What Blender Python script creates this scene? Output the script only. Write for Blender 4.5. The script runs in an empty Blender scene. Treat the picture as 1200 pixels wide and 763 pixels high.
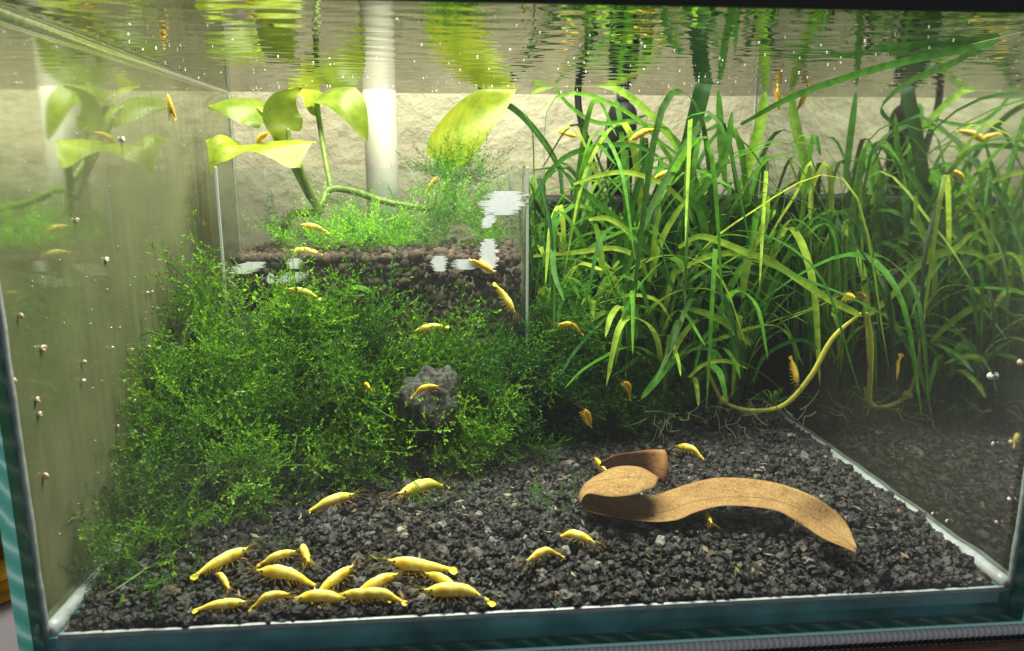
import bpy, bmesh, math, random
import numpy as np
from mathutils import Vector, Matrix, noise as mnoise

random.seed(11)
rng = np.random.default_rng(11)
sc = bpy.context.scene
C = sc.collection

# ------------------------------------------------------------------ camera
F, CX, CY = 867.0, 600.0, 381.5            # pixels of the 1200 x 763 photograph
PITCH, YAW = math.radians(11.8), math.radians(4.95)
CAM = Vector((0.0, 0.0, 0.128))
FWD = Vector((math.sin(YAW)*math.cos(PITCH), math.cos(YAW)*math.cos(PITCH), -math.sin(PITCH)))
RGT = Vector((math.cos(YAW), -math.sin(YAW), 0))
UPV = RGT.cross(FWD)
cam_d = bpy.data.cameras.new('camera'); cam = bpy.data.objects.new('camera', cam_d); C.objects.link(cam)
cam.matrix_world = Matrix.Translation(CAM) @ Matrix((RGT, UPV, -FWD)).transposed().to_4x4()
cam_d.sensor_fit = 'HORIZONTAL'; cam_d.sensor_width = 36.0; cam_d.lens = F/1200*36
cam_d.clip_start = 0.005; cam_d.clip_end = 20.0
cam_d.dof.use_dof = True; cam_d.dof.focus_distance = 0.29; cam_d.dof.aperture_fstop = 18.0
sc.camera = cam

# ------------------------------------------------------------------ world, lamps, exposure
w = bpy.data.worlds.new('World'); sc.world = w; w.use_nodes = True
bg = w.node_tree.nodes['Background']
bg.inputs[0].default_value = (0.94, 0.97, 1.0, 1); bg.inputs[1].default_value = 0.34
def area(name, loc, target, sx, sy, power, col):
    l = bpy.data.lights.new(name, 'AREA'); l.shape = 'RECTANGLE'; l.size = sx; l.size_y = sy
    l.energy = power; l.color = col
    o = bpy.data.objects.new(name, l); C.objects.link(o); o.location = loc
    d = Vector(target)-Vector(loc); o.rotation_euler = d.to_track_quat('-Z', 'Y').to_euler()
    return o
area('aquarium_lamp', (0.0, 0.290, 0.335), (0.0, 0.290, 0), 0.28, 0.16, 4.0, (1.0, 0.955, 0.80))
sc.view_settings.view_transform = 'Standard'; sc.view_settings.look = 'None'
sc.view_settings.exposure = 0.0; sc.view_settings.gamma = 1.0
sc.render.engine = 'CYCLES'
cy = sc.cycles
cy.max_bounces = 8; cy.transparent_max_bounces = 20; cy.glossy_bounces = 5; cy.diffuse_bounces = 4
cy.transmission_bounces = 6; cy.caustics_reflective = False; cy.caustics_refractive = False
cy.sample_clamp_indirect = 4.0
try:
    cy.use_denoising = True; cy.denoiser = 'OPENIMAGEDENOISE'
except Exception: pass

# ------------------------------------------------------------------ the tank's measures (metres)
XL, XR = -0.1145, 0.174          # inner faces of the side panes
Y0, Y1 = 0.195, 0.420           # inner faces of the front and back panes
TH = 0.0050                     # glass thickness
TS = 0.0038                     # side panes
ZB = -0.0082                    # underside of the tank
ZW = 0.1691                     # water level
YWALL = 0.470

# ------------------------------------------------------------------ helpers
def ray(px, py):
    return (RGT*((px-CX)/F) + UPV*((CY-py)/F) + FWD)
def atY(px, py, Y): d = ray(px, py); return CAM + d*(Y/d.y)
def atZ(px, py, Z): d = ray(px, py); return CAM + d*((Z-CAM.z)/d.z)
def atX(px, py, X): d = ray(px, py); return CAM + d*(X/d.x)

def link(name, me, mat=None, parent=None):
    o = bpy.data.objects.new(name, me); C.objects.link(o)
    if mat is not None and me is not None and not me.materials:
        me.materials.append(mat)
    if parent is not None: o.parent = parent
    return o
def tag(o, label, cat, group=None, kind=None):
    o['label'] = label; o['category'] = cat
    if group: o['group'] = group
    if kind: o['kind'] = kind
    return o
def empty(name, loc=(0, 0, 0)):
    o = bpy.data.objects.new(name, None); C.objects.link(o); o.location = loc; o.empty_display_size = 0.01
    return o
def place(o, parent):
    """child of an Empty that stands away from the origin, its mesh in world coordinates"""
    o.parent = parent; o.matrix_parent_inverse = Matrix.Translation(-Vector(parent.location)); return o

def mesh_np(name, V, Fc, col=None, uv=None, smooth=True):
    """V (n,3), Fc (m,k) array of equal-sided faces; col per-vertex (n,3)"""
    V = np.asarray(V, dtype=np.float32); Fc = np.asarray(Fc, dtype=np.int32)
    m, k = Fc.shape
    me = bpy.data.meshes.new(name)
    me.vertices.add(len(V)); me.vertices.foreach_set('co', V.ravel())
    me.loops.add(m*k); me.loops.foreach_set('vertex_index', Fc.ravel())
    me.polygons.add(m)
    me.polygons.foreach_set('loop_start', np.arange(0, m*k, k, dtype=np.int32))
    me.polygons.foreach_set('loop_total', np.full(m, k, dtype=np.int32))
    me.polygons.foreach_set('use_smooth', np.full(m, smooth, dtype=bool))
    if col is not None:
        a = me.color_attributes.new('Col', 'FLOAT_COLOR', 'POINT')
        c = np.ones((len(V), 4), dtype=np.float32); c[:, :3] = col; a.data.foreach_set('color', c.ravel())
    if uv is not None:
        l = me.uv_layers.new(name='UVMap')
        l.data.foreach_set('uv', np.asarray(uv, dtype=np.float32)[Fc.ravel()].ravel())
    me.update(calc_edges=True); me.validate()
    return me

def bm_mesh(name, bm, smooth=False):
    me = bpy.data.meshes.new(name); bm.to_mesh(me); bm.free()
    if smooth:
        for p in me.polygons: p.use_smooth = True
    return me
def box_bm(bm, x0, x1, y0, y1, z0, z1, bev=0.0):
    r = bmesh.ops.create_cube(bm, size=1.0)
    vs = r['verts']
    for v in vs:
        v.co = Vector(((x0+x1)/2+v.co.x*(x1-x0), (y0+y1)/2+v.co.y*(y1-y0), (z0+z1)/2+v.co.z*(z1-z0)))
    if bev > 0:
        es = list({e for v in vs for e in v.link_edges})
        bmesh.ops.bevel(bm, geom=es, offset=bev, segments=3, affect='EDGES', profile=0.5)
    return bm
def box(name, x0, x1, y0, y1, z0, z1, mat, parent=None, bev=0.0):
    bm = bmesh.new(); box_bm(bm, x0, x1, y0, y1, z0, z1, bev)
    return link(name, bm_mesh(name, bm), mat, parent)

def catmull(P, n):
    """n points along a Catmull-Rom curve through the rows of P"""
    P = np.asarray([list(p) for p in P], dtype=float)
    Q = np.vstack([2*P[0]-P[1], P, 2*P[-1]-P[-2]])
    out = []
    for t in np.linspace(0, len(P)-1-1e-9, n):
        i = int(t); f = t-i
        a, b, c, d = Q[i], Q[i+1], Q[i+2], Q[i+3]
        out.append(0.5*((2*b)+(-a+c)*f+(2*a-5*b+4*c-d)*f*f+(-a+3*b-3*c+d)*f**3))
    return np.array(out)

def norm(v):
    v = np.asarray(v, float); return v/(np.linalg.norm(v, axis=-1, keepdims=True)+1e-12)

def tube_arrays(P, R, k=8, cap=True):
    P = np.asarray(P, float); n = len(P)
    R = np.broadcast_to(np.asarray(R, float), (n,))
    T = norm(np.gradient(P, axis=0))
    ref = np.array([0, 0, 1.0]) if abs(T[0][2]) < 0.9 else np.array([1.0, 0, 0])
    A = norm(np.cross(T[0], ref)); rows = []
    for i in range(n):
        A = norm(A-T[i]*np.dot(A, T[i])); B = np.cross(T[i], A)
        th = np.linspace(0, 2*math.pi, k, endpoint=False)
        rows.append(P[i]+R[i]*(np.cos(th)[:, None]*A+np.sin(th)[:, None]*B))
    V = np.vstack(rows); Q = []
    for i in range(n-1):
        for j in range(k):
            a = i*k+j; b = i*k+(j+1) % k; Q.append((a, b, b+k, a+k))
    if cap:
        V = np.vstack([V, P[0], P[-1]]); c0, c1 = len(V)-2, len(V)-1
        for j in range(k):
            Q.append((c0, (j+1) % k, j, c0)); Q.append((c1, (n-1)*k+j, (n-1)*k+(j+1) % k, c1))
    return V, Q
def tube(name, P, R, mat, parent=None, k=8):
    V, Q = tube_arrays(P, R, k)
    me = bpy.data.meshes.new(name)
    me.from_pydata([tuple(v) for v in V], [], [tuple(dict.fromkeys(q)) for q in Q])
    for p in me.polygons: p.use_smooth = True
    return link(name, me, mat, parent)
def lathe(name, prof, mat, parent=None, k=24, origin=(0, 0, 0)):
    V = []; Q = []
    for (r, z) in prof:
        for j in range(k):
            a = 2*math.pi*j/k; V.append((origin[0]+r*math.cos(a), origin[1]+r*math.sin(a), origin[2]+z))
    for i in range(len(prof)-1):
        for j in range(k):
            Q.append((i*k+j, i*k+(j+1) % k, (i+1)*k+(j+1) % k, (i+1)*k+j))
    Q.append(tuple(range(k-1, -1, -1))); Q.append(tuple((len(prof)-1)*k+j for j in range(k)))
    me = bpy.data.meshes.new(name); me.from_pydata(V, [], Q)
    for p in me.polygons: p.use_smooth = True
    return link(name, me, mat, parent)

def fbm(x, y, s=1.0, seed=0.0, oct=3):
    v = 0; a = 1; t = 0
    for i in range(oct):
        v += a*mnoise.noise(Vector((x*s+seed, y*s-seed, seed*1.7))); t += a; a *= 0.5; s *= 2
    return v/t

def ico(sub):
    bm = bmesh.new(); bmesh.ops.create_icosphere(bm, subdivisions=sub, radius=1.0)
    V = np.array([v.co[:] for v in bm.verts]); Fc = np.array([[v.index for v in f.verts] for f in bm.faces]); bm.free()
    return V, Fc

# ------------------------------------------------------------------ materials
def nodes(name):
    m = bpy.data.materials.new(name); m.use_nodes = True
    nt = m.node_tree; nt.nodes.clear()
    out = nt.nodes.new('ShaderNodeOutputMaterial')
    def N(t, **kw):
        n = nt.nodes.new('ShaderNode'+t)
        for k, v in kw.items():
            if k in n.inputs: n.inputs[k].default_value = v
            else: setattr(n, k, v)
        return n
    L = lambda a, b: nt.links.new(a, b)
    return m, nt, out, N, L
def ramp(N, stops):
    r = N('ValToRGB'); cr = r.color_ramp
    while len(cr.elements) < len(stops): cr.elements.new(0.5)
    for e, (p, c) in zip(cr.elements, stops):
        e.position = p; e.color = (*c, 1) if len(c) == 3 else c
    return r
def plain(name, col, rough=0.5, spec=0.5, bump=0, bscale=200, var=0.0, trans=0.0, sss=0.0):
    m, nt, out, N, L = nodes(name)
    p = N('BsdfPrincipled'); p.inputs['Roughness'].default_value = rough
    p.inputs['Base Color'].default_value = (*col, 1); p.inputs['Specular IOR Level'].default_value = spec
    tc = N('TexCoord'); nz = N('TexNoise'); nz.inputs['Scale'].default_value = bscale; nz.inputs['Detail'].default_value = 5
    L(tc.outputs['Object'], nz.inputs['Vector'])
    if var:
        r = ramp(N, [(0.3, tuple(c*(1-var) for c in col)), (0.7, tuple(min(1, c*(1+var)) for c in col))])
        L(nz.outputs['Fac'], r.inputs['Fac']); L(r.outputs['Color'], p.inputs['Base Color'])
    if bump:
        b = N('Bump'); b.inputs['Strength'].default_value = bump; b.inputs['Distance'].default_value = 0.001
        L(nz.outputs['Fac'], b.inputs['Height']); L(b.outputs['Normal'], p.inputs['Normal'])
    if sss:
        p.inputs['Subsurface Weight'].default_value = sss; p.inputs['Subsurface Scale'].default_value = 0.002
        p.inputs['Subsurface Radius'].default_value = (1.0, 0.7, 0.2)
    if trans:
        t = N('BsdfTranslucent'); t.inputs['Color'].default_value = (*col, 1)
        mx = N('MixShader'); mx.inputs[0].default_value = trans
        L(p.outputs[0], mx.inputs[1]); L(t.outputs[0], mx.inputs[2]); L(mx.outputs[0], out.inputs[0])
    else: L(p.outputs[0], out.inputs[0])
    return m

def tir_factor(N, L, lo=0.60, hi=0.72):
    """1 where the glass or water lets light out, 0 where it reflects totally (incidence beyond the critical angle)"""
    g = N('NewGeometry'); d = N('VectorMath', operation='DOT_PRODUCT')
    L(g.outputs['Incoming'], d.inputs[0]); L(g.outputs['True Normal'], d.inputs[1])
    a = N('Math', operation='ABSOLUTE'); L(d.outputs['Value'], a.inputs[0])
    mr = N('MapRange'); mr.inputs[1].default_value = lo; mr.inputs[2].default_value = hi
    L(a.outputs[0], mr.inputs[0]); return mr.outputs[0]

def wall_glass(name, film_col, film_lo, film_hi, rough, mirror_tint, front_clear=False, z0=0.165, z1=0.105):
    m, nt, out, N, L = nodes(name)
    tc = N('TexCoord')
    mp = N('Mapping'); mp.inputs['Scale'].default_value = (1, 120, 9); L(tc.outputs['Object'], mp.inputs['Vector'])
    n1 = N('TexNoise'); n1.inputs['Scale'].default_value = 2.2; n1.inputs['Detail'].default_value = 5; L(mp.outputs[0], n1.inputs['Vector'])
    n2 = N('TexNoise'); n2.inputs['Scale'].default_value = 22; n2.inputs['Detail'].default_value = 4; L(tc.outputs['Object'], n2.inputs['Vector'])
    sep = N('SeparateXYZ'); L(tc.outputs['Object'], sep.inputs[0])
    # film thins out towards the water line
    mr = N('MapRange'); mr.inputs[1].default_value = z0; mr.inputs[2].default_value = z1
    mr.inputs[3].default_value = film_lo; mr.inputs[4].default_value = film_hi; L(sep.outputs['Z'], mr.inputs[0])
    ad = N('Math', operation='MULTIPLY_ADD'); L(n1.outputs['Fac'], ad.inputs[0]); ad.inputs[1].default_value = 0.8; ad.inputs[2].default_value = 0.60
    ad2 = N('Math', operation='MULTIPLY_ADD'); L(n2.outputs['Fac'], ad2.inputs[0]); ad2.inputs[1].default_value = 0.5; ad2.inputs[2].default_value = 0.75
    mu = N('Math', operation='MULTIPLY'); L(ad.outputs[0], mu.inputs[0]); L(ad2.outputs[0], mu.inputs[1])
    mu2 = N('Math', operation='MULTIPLY', use_clamp=True); L(mu.outputs[0], mu2.inputs[0]); L(mr.outputs[0], mu2.inputs[1])
    fac = mu2.outputs[0]
    if front_clear:      # wiped strip next to the front pane
        fc = N('MapRange', interpolation_type='SMOOTHSTEP'); fc.inputs[1].default_value = 0.236; fc.inputs[2].default_value = 0.262
        fc.inputs[3].default_value = 0.55; fc.inputs[4].default_value = 1.0; L(sep.outputs['Y'], fc.inputs[0])
        hz = N('MapRange'); hz.inputs[1].default_value = 0.10; hz.inputs[2].default_value = 0.13; L(sep.outputs['Z'], hz.inputs[0])
        mxv = N('Mix'); mxv.data_type = 'FLOAT'; L(hz.outputs[0], mxv.inputs[0]); mxv.inputs[2].default_value = 1.0; L(fc.outputs[0], mxv.inputs[3])
        m3 = N('Math', operation='MULTIPLY'); L(fac, m3.inputs[0]); L(mxv.outputs[0], m3.inputs[1]); fac = m3.outputs[0]
    gl = N('BsdfGlossy'); gl.inputs['Roughness'].default_value = rough; gl.inputs['Color'].default_value = (*mirror_tint, 1)
    tr = N('BsdfTransparent'); tr.inputs['Color'].default_value = (0.92, 0.96, 0.94, 1)
    mx = N('MixShader'); L(tir_factor(N, L), mx.inputs[0]); L(gl.outputs[0], mx.inputs[1]); L(tr.outputs[0], mx.inputs[2])
    r = ramp(N, [(0.25, tuple(c*0.75 for c in film_col)), (0.75, tuple(c*1.3 for c in film_col))]); L(n2.outputs['Fac'], r.inputs['Fac'])
    df = N('BsdfDiffuse'); L(r.outputs['Color'], df.inputs['Color'])
    tl = N('BsdfTranslucent'); L(r.outputs['Color'], tl.inputs['Color'])
    m2 = N('MixShader'); m2.inputs[0].default_value = 0.35; L(df.outputs[0], m2.inputs[1]); L(tl.outputs[0], m2.inputs[2])
    mf = N('MixShader'); L(fac, mf.inputs[0]); L(mx.outputs[0], mf.inputs[1]); L(m2.outputs[0], mf.inputs[2])
    L(mf.outputs[0], out.inputs[0]); return m

def clear_glass(name, tint=(0.97, 0.99, 0.98), refl=1.0, dirt=0.02, rough=0.0):
    m, nt, out, N, L = nodes(name)
    tr = N('BsdfTransparent'); tr.inputs['Color'].default_value = (*tint, 1)
    gl = N('BsdfGlossy'); gl.inputs['Roughness'].default_value = rough
    fr = N('Fresnel'); fr.inputs['IOR'].default_value = 1.33
    mu = N('Math', operation='MULTIPLY', use_clamp=True); L(fr.outputs[0], mu.inputs[0]); mu.inputs[1].default_value = refl
    mx = N('MixShader'); L(mu.outputs[0], mx.inputs[0]); L(tr.outputs[0], mx.inputs[1]); L(gl.outputs[0], mx.inputs[2])
    tc = N('TexCoord'); nz = N('TexNoise'); nz.inputs['Scale'].default_value = 14; nz.inputs['Detail'].default_value = 6; L(tc.outputs['Object'], nz.inputs['Vector'])
    mr = N('MapRange'); mr.inputs[1].default_value = 0.35; mr.inputs[2].default_value = 0.75; mr.inputs[3].default_value = dirt*0.3; mr.inputs[4].default_value = dirt*1.9
    L(nz.outputs['Fac'], mr.inputs[0])
    df = N('BsdfDiffuse'); df.inputs['Color'].default_value = (0.7, 0.75, 0.72, 1)
    tl = N('BsdfTranslucent'); tl.inputs['Color'].default_value = (0.7, 0.75, 0.72, 1)
    dm = N('MixShader'); dm.inputs[0].default_value = 0.5; L(df.outputs[0], dm.inputs[1]); L(tl.outputs[0], dm.inputs[2])
    mf = N('MixShader'); L(mr.outputs[0], mf.inputs[0]); L(mx.outputs[0], mf.inputs[1]); L(dm.outputs[0], mf.inputs[2])
    L(mf.outputs[0], out.inputs[0]); return m

def edge_glass():
    m, nt, out, N, L = nodes('teal glass edge')
    tc = N('TexCoord'); wv = N('TexWave', wave_type='BANDS', bands_direction='DIAGONAL'); wv.inputs['Scale'].default_value = 75
    wv.inputs['Distortion'].default_value = 3.5; wv.inputs['Detail'].default_value = 3
    L(tc.outputs['Object'], wv.inputs['Vector'])
    r = ramp(N, [(0.0, (0.08, 0.46, 0.36)), (0.75, (0.15, 0.62, 0.50)), (1.0, (0.50, 0.88, 0.78))]); L(wv.outputs['Fac'], r.inputs['Fac'])  # pale ribs: reflections in the glass edge, painted into its colour
    p = N('BsdfPrincipled'); p.inputs['Roughness'].default_value = 0.15; L(r.outputs['Color'], p.inputs['Base Color'])
    L(p.outputs[0], out.inputs[0]); return m

def water_mat():
    m, nt, out, N, L = nodes('water surface')
    gl = N('BsdfGlossy'); gl.inputs['Roughness'].default_value = 0.0; gl.inputs['Color'].default_value = (0.52, 0.52, 0.48, 1)
    tr = N('BsdfTransparent'); tr.inputs['Color'].default_value = (0.98, 1, 0.99, 1)
    mx = N('MixShader'); L(tir_factor(N, L, 0.27, 0.72), mx.inputs[0]); L(gl.outputs[0], mx.inputs[1]); L(tr.outputs[0], mx.inputs[2])
    L(mx.outputs[0], out.inputs[0]); return m

def strap_mat(name, dark, light, trans=0.4):
    m, nt, out, N, L = nodes(name)
    oi = N('ObjectInfo'); uv = N('UVMap'); sep = N('SeparateXYZ'); L(uv.outputs[0], sep.inputs[0])
    r = ramp(N, [(0.0, dark), (0.55, tuple((a+b)/2 for a, b in zip(dark, light))), (1.0, light)]); L(oi.outputs['Random'], r.inputs['Fac'])
    # lengthwise veins and a paler midrib
    sx = N('Math', operation='MULTIPLY'); L(sep.outputs['X'], sx.inputs[0]); sx.inputs[1].default_value = 44
    si = N('Math', operation='SINE'); L(sx.outputs[0], si.inputs[0])
    tc = N('TexCoord'); nz = N('TexNoise'); nz.inputs['Scale'].default_value = 260; nz.inputs['Detail'].default_value = 4; L(tc.outputs['Object'], nz.inputs['Vector'])
    ma = N('Math', operation='MULTIPLY_ADD'); L(si.outputs[0], ma.inputs[0]); ma.inputs[1].default_value = 0.13; L(nz.outputs['Fac'], ma.inputs[2])
    mr = N('MapRange'); mr.inputs[1].default_value = 0.2; mr.inputs[2].default_value = 0.8; mr.inputs[3].default_value = 0.5; mr.inputs[4].default_value = 1.55; L(ma.outputs[0], mr.inputs[0])
    vm = N('VectorMath', operation='SCALE'); L(r.outputs['Color'], vm.inputs[0]); L(mr.outputs[0], vm.inputs['Scale'])
    p = N('BsdfPrincipled'); p.inputs['Roughness'].default_value = 0.48; p.inputs['Specular IOR Level'].default_value = 0.13; L(vm.outputs[0], p.inputs['Base Color'])
    t = N('BsdfTranslucent'); hs = N('HueSaturation'); hs.inputs['Value'].default_value = 1.5; hs.inputs['Hue'].default_value = 0.487; L(vm.outputs[0], hs.inputs['Color']); L(hs.outputs[0], t.inputs['Color'])
    mx = N('MixShader'); mx.inputs[0].default_value = trans; L(p.outputs[0], mx.inputs[1]); L(t.outputs[0], mx.inputs[2]); L(mx.outputs[0], out.inputs[0])
    return m

def attr_mat(name, rough=0.6, trans=0.0, bump=0.0, bscale=1500, spec=0.4, tsat=1.0, tval=1.3):
    m, nt, out, N, L = nodes(name)
    at = N('Attribute', attribute_name='Col'); tc = N('TexCoord')
    nz = N('TexNoise'); nz.inputs['Scale'].default_value = bscale; nz.inputs['Detail'].default_value = 5; L(tc.outputs['Object'], nz.inputs['Vector'])
    mr = N('MapRange'); mr.inputs[1].default_value = 0.25; mr.inputs[2].default_value = 0.75; mr.inputs[3].default_value = 0.65; mr.inputs[4].default_value = 1.4; L(nz.outputs['Fac'], mr.inputs[0])
    vm = N('VectorMath', operation='SCALE'); L(at.outputs['Color'], vm.inputs[0]); L(mr.outputs[0], vm.inputs['Scale'])
    p = N('BsdfPrincipled'); p.inputs['Roughness'].default_value = rough; p.inputs['Specular IOR Level'].default_value = spec; L(vm.outputs[0], p.inputs['Base Color'])
    if bump:
        b = N('Bump'); b.inputs['Strength'].default_value = bump; b.inputs['Distance'].default_value = 0.0005; L(nz.outputs['Fac'], b.inputs['Height']); L(b.outputs['Normal'], p.inputs['Normal'])
    if trans:
        t = N('BsdfTranslucent'); hs = N('HueSaturation'); hs.inputs['Saturation'].default_value = tsat; hs.inputs['Value'].default_value = tval; L(vm.outputs[0], hs.inputs['Color']); L(hs.outputs[0], t.inputs['Color'])
        mx = N('MixShader'); mx.inputs[0].default_value = trans; L(p.outputs[0], mx.inputs[1]); L(t.outputs[0], mx.inputs[2]); L(mx.outputs[0], out.inputs[0])
    else: L(p.outputs[0], out.inputs[0])
    return m

M = {}
M['left'] = wall_glass('algae filmed glass', (0.205, 0.22, 0.11), 0.44, 0.88, 0.05, (0.85, 0.88, 0.8), True)
M['right'] = wall_glass('lightly filmed glass', (0.085, 0.083, 0.055), 0.15, 0.56, 0.03, (0.66, 0.71, 0.68), False, 0.055, 0.005)
M['front'] = clear_glass('front glass', refl=1.0, dirt=0.005)
M['back'] = clear_glass('back glass', (0.95, 0.97, 0.94), 0.5, 0.03)
M['acrylic'] = clear_glass('clear acrylic', (0.98, 0.99, 0.985), 0.35, 0.03)
M['edge'] = edge_glass()
M['water'] = water_mat()
M['silicone'] = plain('pale silicone', (0.36, 0.40, 0.41), 0.35, 0.5, 0.3, 300, 0.2)
M['black'] = plain('black plastic', (0.008, 0.008, 0.009), 0.55, 0.25, 0.15, 600)
M['pipe'] = plain('white pipe', (0.38, 0.365, 0.31), 0.45, 0.3, 0.05, 60, 0.12)
M['acredge'] = plain('acrylic edge', (0.42, 0.46, 0.46), 0.2, 0.6)
M['painted_reflection'] = plain('white painted reflection', (0.86, 0.89, 0.92), 0.6, 0.2, 0.0, 900, 0.08)  # plain white colour standing in for reflections in the clear box
M['gran'] = attr_mat('gravel granules', 0.5, 0, 1.0, 1800, 0.45)
M['soil'] = attr_mat('brown soil granules', 0.8, 0, 1.0, 1100, 0.3)
M['moss'] = attr_mat('moss fronds', 0.42, 0.42, 0, 500, 0.3, 1.05, 1.5)
M['strap'] = strap_mat('green strap leaf', (0.020, 0.095, 0.010), (0.10, 0.29, 0.022), 0.45)
M['strapY'] = strap_mat('yellow green strap leaf', (0.17, 0.33, 0.025), (0.34, 0.47, 0.05), 0.42)
M['strapD'] = strap_mat('dark strap leaf', (0.014, 0.052, 0.008), (0.040, 0.11, 0.014), 0.35)
M['stalk'] = plain('yellow stalk', (0.92, 0.84, 0.16), 0.45, 0.4, 0.1, 300, 0.25, 0.3)
M['root'] = plain('pale root', (0.45, 0.42, 0.26), 0.6, 0.3, 0, 100, 0, 0.3)
M['rock'] = plain('grey rock', (0.060, 0.062, 0.052), 0.9, 0.2, 1.0, 520, 0.85)
M['shrimp'] = None

# ------------------------------------------------------------------ setting: table, wall behind
def plaster():
    m, nt, out, N, L = nodes('rough beige plaster')
    tc = N('TexCoord'); nz = N('TexNoise'); nz.inputs['Scale'].default_value = 75; nz.inputs['Detail'].default_value = 8; nz.inputs['Roughness'].default_value = 0.62
    n2 = N('TexNoise'); n2.inputs['Scale'].default_value = 9; n2.inputs['Detail'].default_value = 4
    vo = N('TexVoronoi'); vo.inputs['Scale'].default_value = 60
    for n in (nz, n2, vo): L(tc.outputs['Object'], n.inputs['Vector'])
    r = ramp(N, [(0.3, (0.30, 0.25, 0.165)), (0.55, (0.45, 0.395, 0.285)), (0.75, (0.54, 0.49, 0.37))]); 
    ad = N('Math', operation='MULTIPLY_ADD'); L(nz.outputs['Fac'], ad.inputs[0]); ad.inputs[1].default_value = 0.5
    hf = N('Math', operation='MULTIPLY'); L(n2.outputs['Fac'], hf.inputs[0]); hf.inputs[1].default_value = 0.5; L(hf.outputs[0], ad.inputs[2])
    L(ad.outputs[0], r.inputs['Fac'])
    h = N('Math', operation='MULTIPLY_ADD'); L(vo.outputs['Distance'], h.inputs[0]); h.inputs[1].default_value = 0.4; L(nz.outputs['Fac'], h.inputs[2])
    b = N('Bump'); b.inputs['Strength'].default_value = 0.8; b.inputs['Distance'].default_value = 0.006; L(h.outputs[0], b.inputs['Height'])
    p = N('BsdfPrincipled'); p.inputs['Roughness'].default_value = 0.9; L(r.outputs['Color'], p.inputs['Base Color']); L(b.outputs['Normal'], p.inputs['Normal'])
    L(p.outputs[0], out.inputs[0]); return m
o = box('wall', -0.9, 0.9, YWALL, YWALL+0.03, -0.04, 0.62, plaster()); o['kind'] = 'structure'
o = box('table', -0.9, 0.9, 0.02, YWALL-0.002, -0.04, ZB-0.0065, plain('pale lavender table top', (0.50, 0.48, 0.53), 0.4, 0.4, 0.05, 80, 0.06)); o['kind'] = 'structure'

# mat under the tank: grey padded pad, black stitched cord, brown trim
mat = tag(empty('tank_mat', (0, 0.3, ZB-0.0065)), 'grey padded mat with black beaded cord and brown edging under the tank', 'mat')
MY = Y0-TH
def mat_pad():
    bm = bmesh.new(); box_bm(bm, XL-0.012, XR+0.06, MY-0.0022, 0.44, ZB-0.0063, ZB-0.0002, 0.0012); return bm_mesh('pad', bm, True)
mp_, nt, out, N, L = nodes('grey woven pad')
tc = N('TexCoord'); wv = N('TexWave', bands_direction='X'); wv.inputs['Scale'].default_value = 170; wv.inputs['Distortion'].default_value = 1.0
L(tc.outputs['Object'], wv.inputs['Vector']); r = ramp(N, [(0, (0.36, 0.36, 0.38)), (1, (0.56, 0.56, 0.58))]); L(wv.outputs['Fac'], r.inputs['Fac'])
b = N('Bump'); b.inputs['Strength'].default_value = 0.7; b.inputs['Distance'].default_value = 0.0006; L(wv.outputs['Fac'], b.inputs['Height'])
p = N('BsdfPrincipled'); p.inputs['Roughness'].default_value = 0.85; L(r.outputs[0], p.inputs['Base Color']); L(b.outputs[0], p.inputs['Normal']); L(p.outputs[0], out.inputs[0])
place(link('pad', mat_pad(), mp_), mat)
bmc = bmesh.new()
for i in range(190):
    r_ = bmesh.ops.create_icosphere(bmc, subdivisions=1, radius=0.00085)
    for v in r_['verts']: v.co = Vector((XL-0.012+i*0.00185+v.co.x*1.25, MY-0.0028+v.co.y, ZB-0.0028+v.co.z))
o = place(link('cord', bm_mesh('cord', bmc, True), M['black']), mat); o['kind'] = 'stuff'
place(box('edging', XL-0.013, XR+0.061, MY-0.0060, MY-0.0025, ZB-0.0063, ZB-0.0039, plain('brown edging', (0.13, 0.065, 0.04), 0.6, 0.3, 0.3, 400, 0.2), None, 0.0006), mat)

# coiled golden basket beyond the left pane
bk = tag(empty('coiled_basket', (-0.187, 0.268, ZB-0.0065)), 'golden yellow coiled basket on the table beside the left glass', 'basket')
mb = plain('golden straw', (0.62, 0.36, 0.03), 0.6, 0.3, 0.8, 160, 0.5)
for i in range(5):
    R = 0.045+0.003*math.sin(i*0.8)
    th = np.linspace(0, 2*math.pi, 49); P = np.stack([-0.187+R*np.cos(th), 0.268+R*np.sin(th), np.full(49, ZB-0.0015+i*0.0088)], 1)
    place(tube('coil', P, 0.0049, mb if i != 2 else plain('dark straw', (0.10, 0.055, 0.015), 0.7), None, 8), bk)
place(lathe('floor_disc', [(0.001, ZB-0.0055), (0.043, ZB-0.0055), (0.043, ZB-0.001), (0.001, ZB-0.001)], mb, None, 24, (-0.187, 0.268, 0)), bk)

# ------------------------------------------------------------------ the tank
tank = tag(empty('aquarium', (0.0275, 0.3, ZB)), 'rectangular glass aquarium with teal edges, black top rim and clear silicone seams', 'aquarium')
ZT = 0.178
def pane(name, x0, x1, y0, y1, z0, z1, mface, axis):
    bm = bmesh.new(); box_bm(bm, x0, x1, y0, y1, z0, z1); me = bm_mesh(name, bm)
    me.materials.append(mface); me.materials.append(mface if name == 'back_pane' else M['edge'])
    for p in me.polygons: p.material_index = 0 if abs(p.normal[axis]) > 0.9 else 1
    return place(link(name, me), tank)
pane('front_pane', XL+0.0002, XR-0.0002, Y0-TH, Y0, ZB, ZT, M['front'], 1)
pane('back_pane', XL+0.0002, XR-0.0002, Y1, Y1+TH, ZB, ZT, M['back'], 1)
pane('left_pane', XL-TS, XL, Y0-TH, Y1+TH, ZB, ZT, M['left'], 0)
pane('right_pane', XR, XR+TS, Y0-TH, Y1+TH, ZB, ZT, M['right'], 0)
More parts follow.
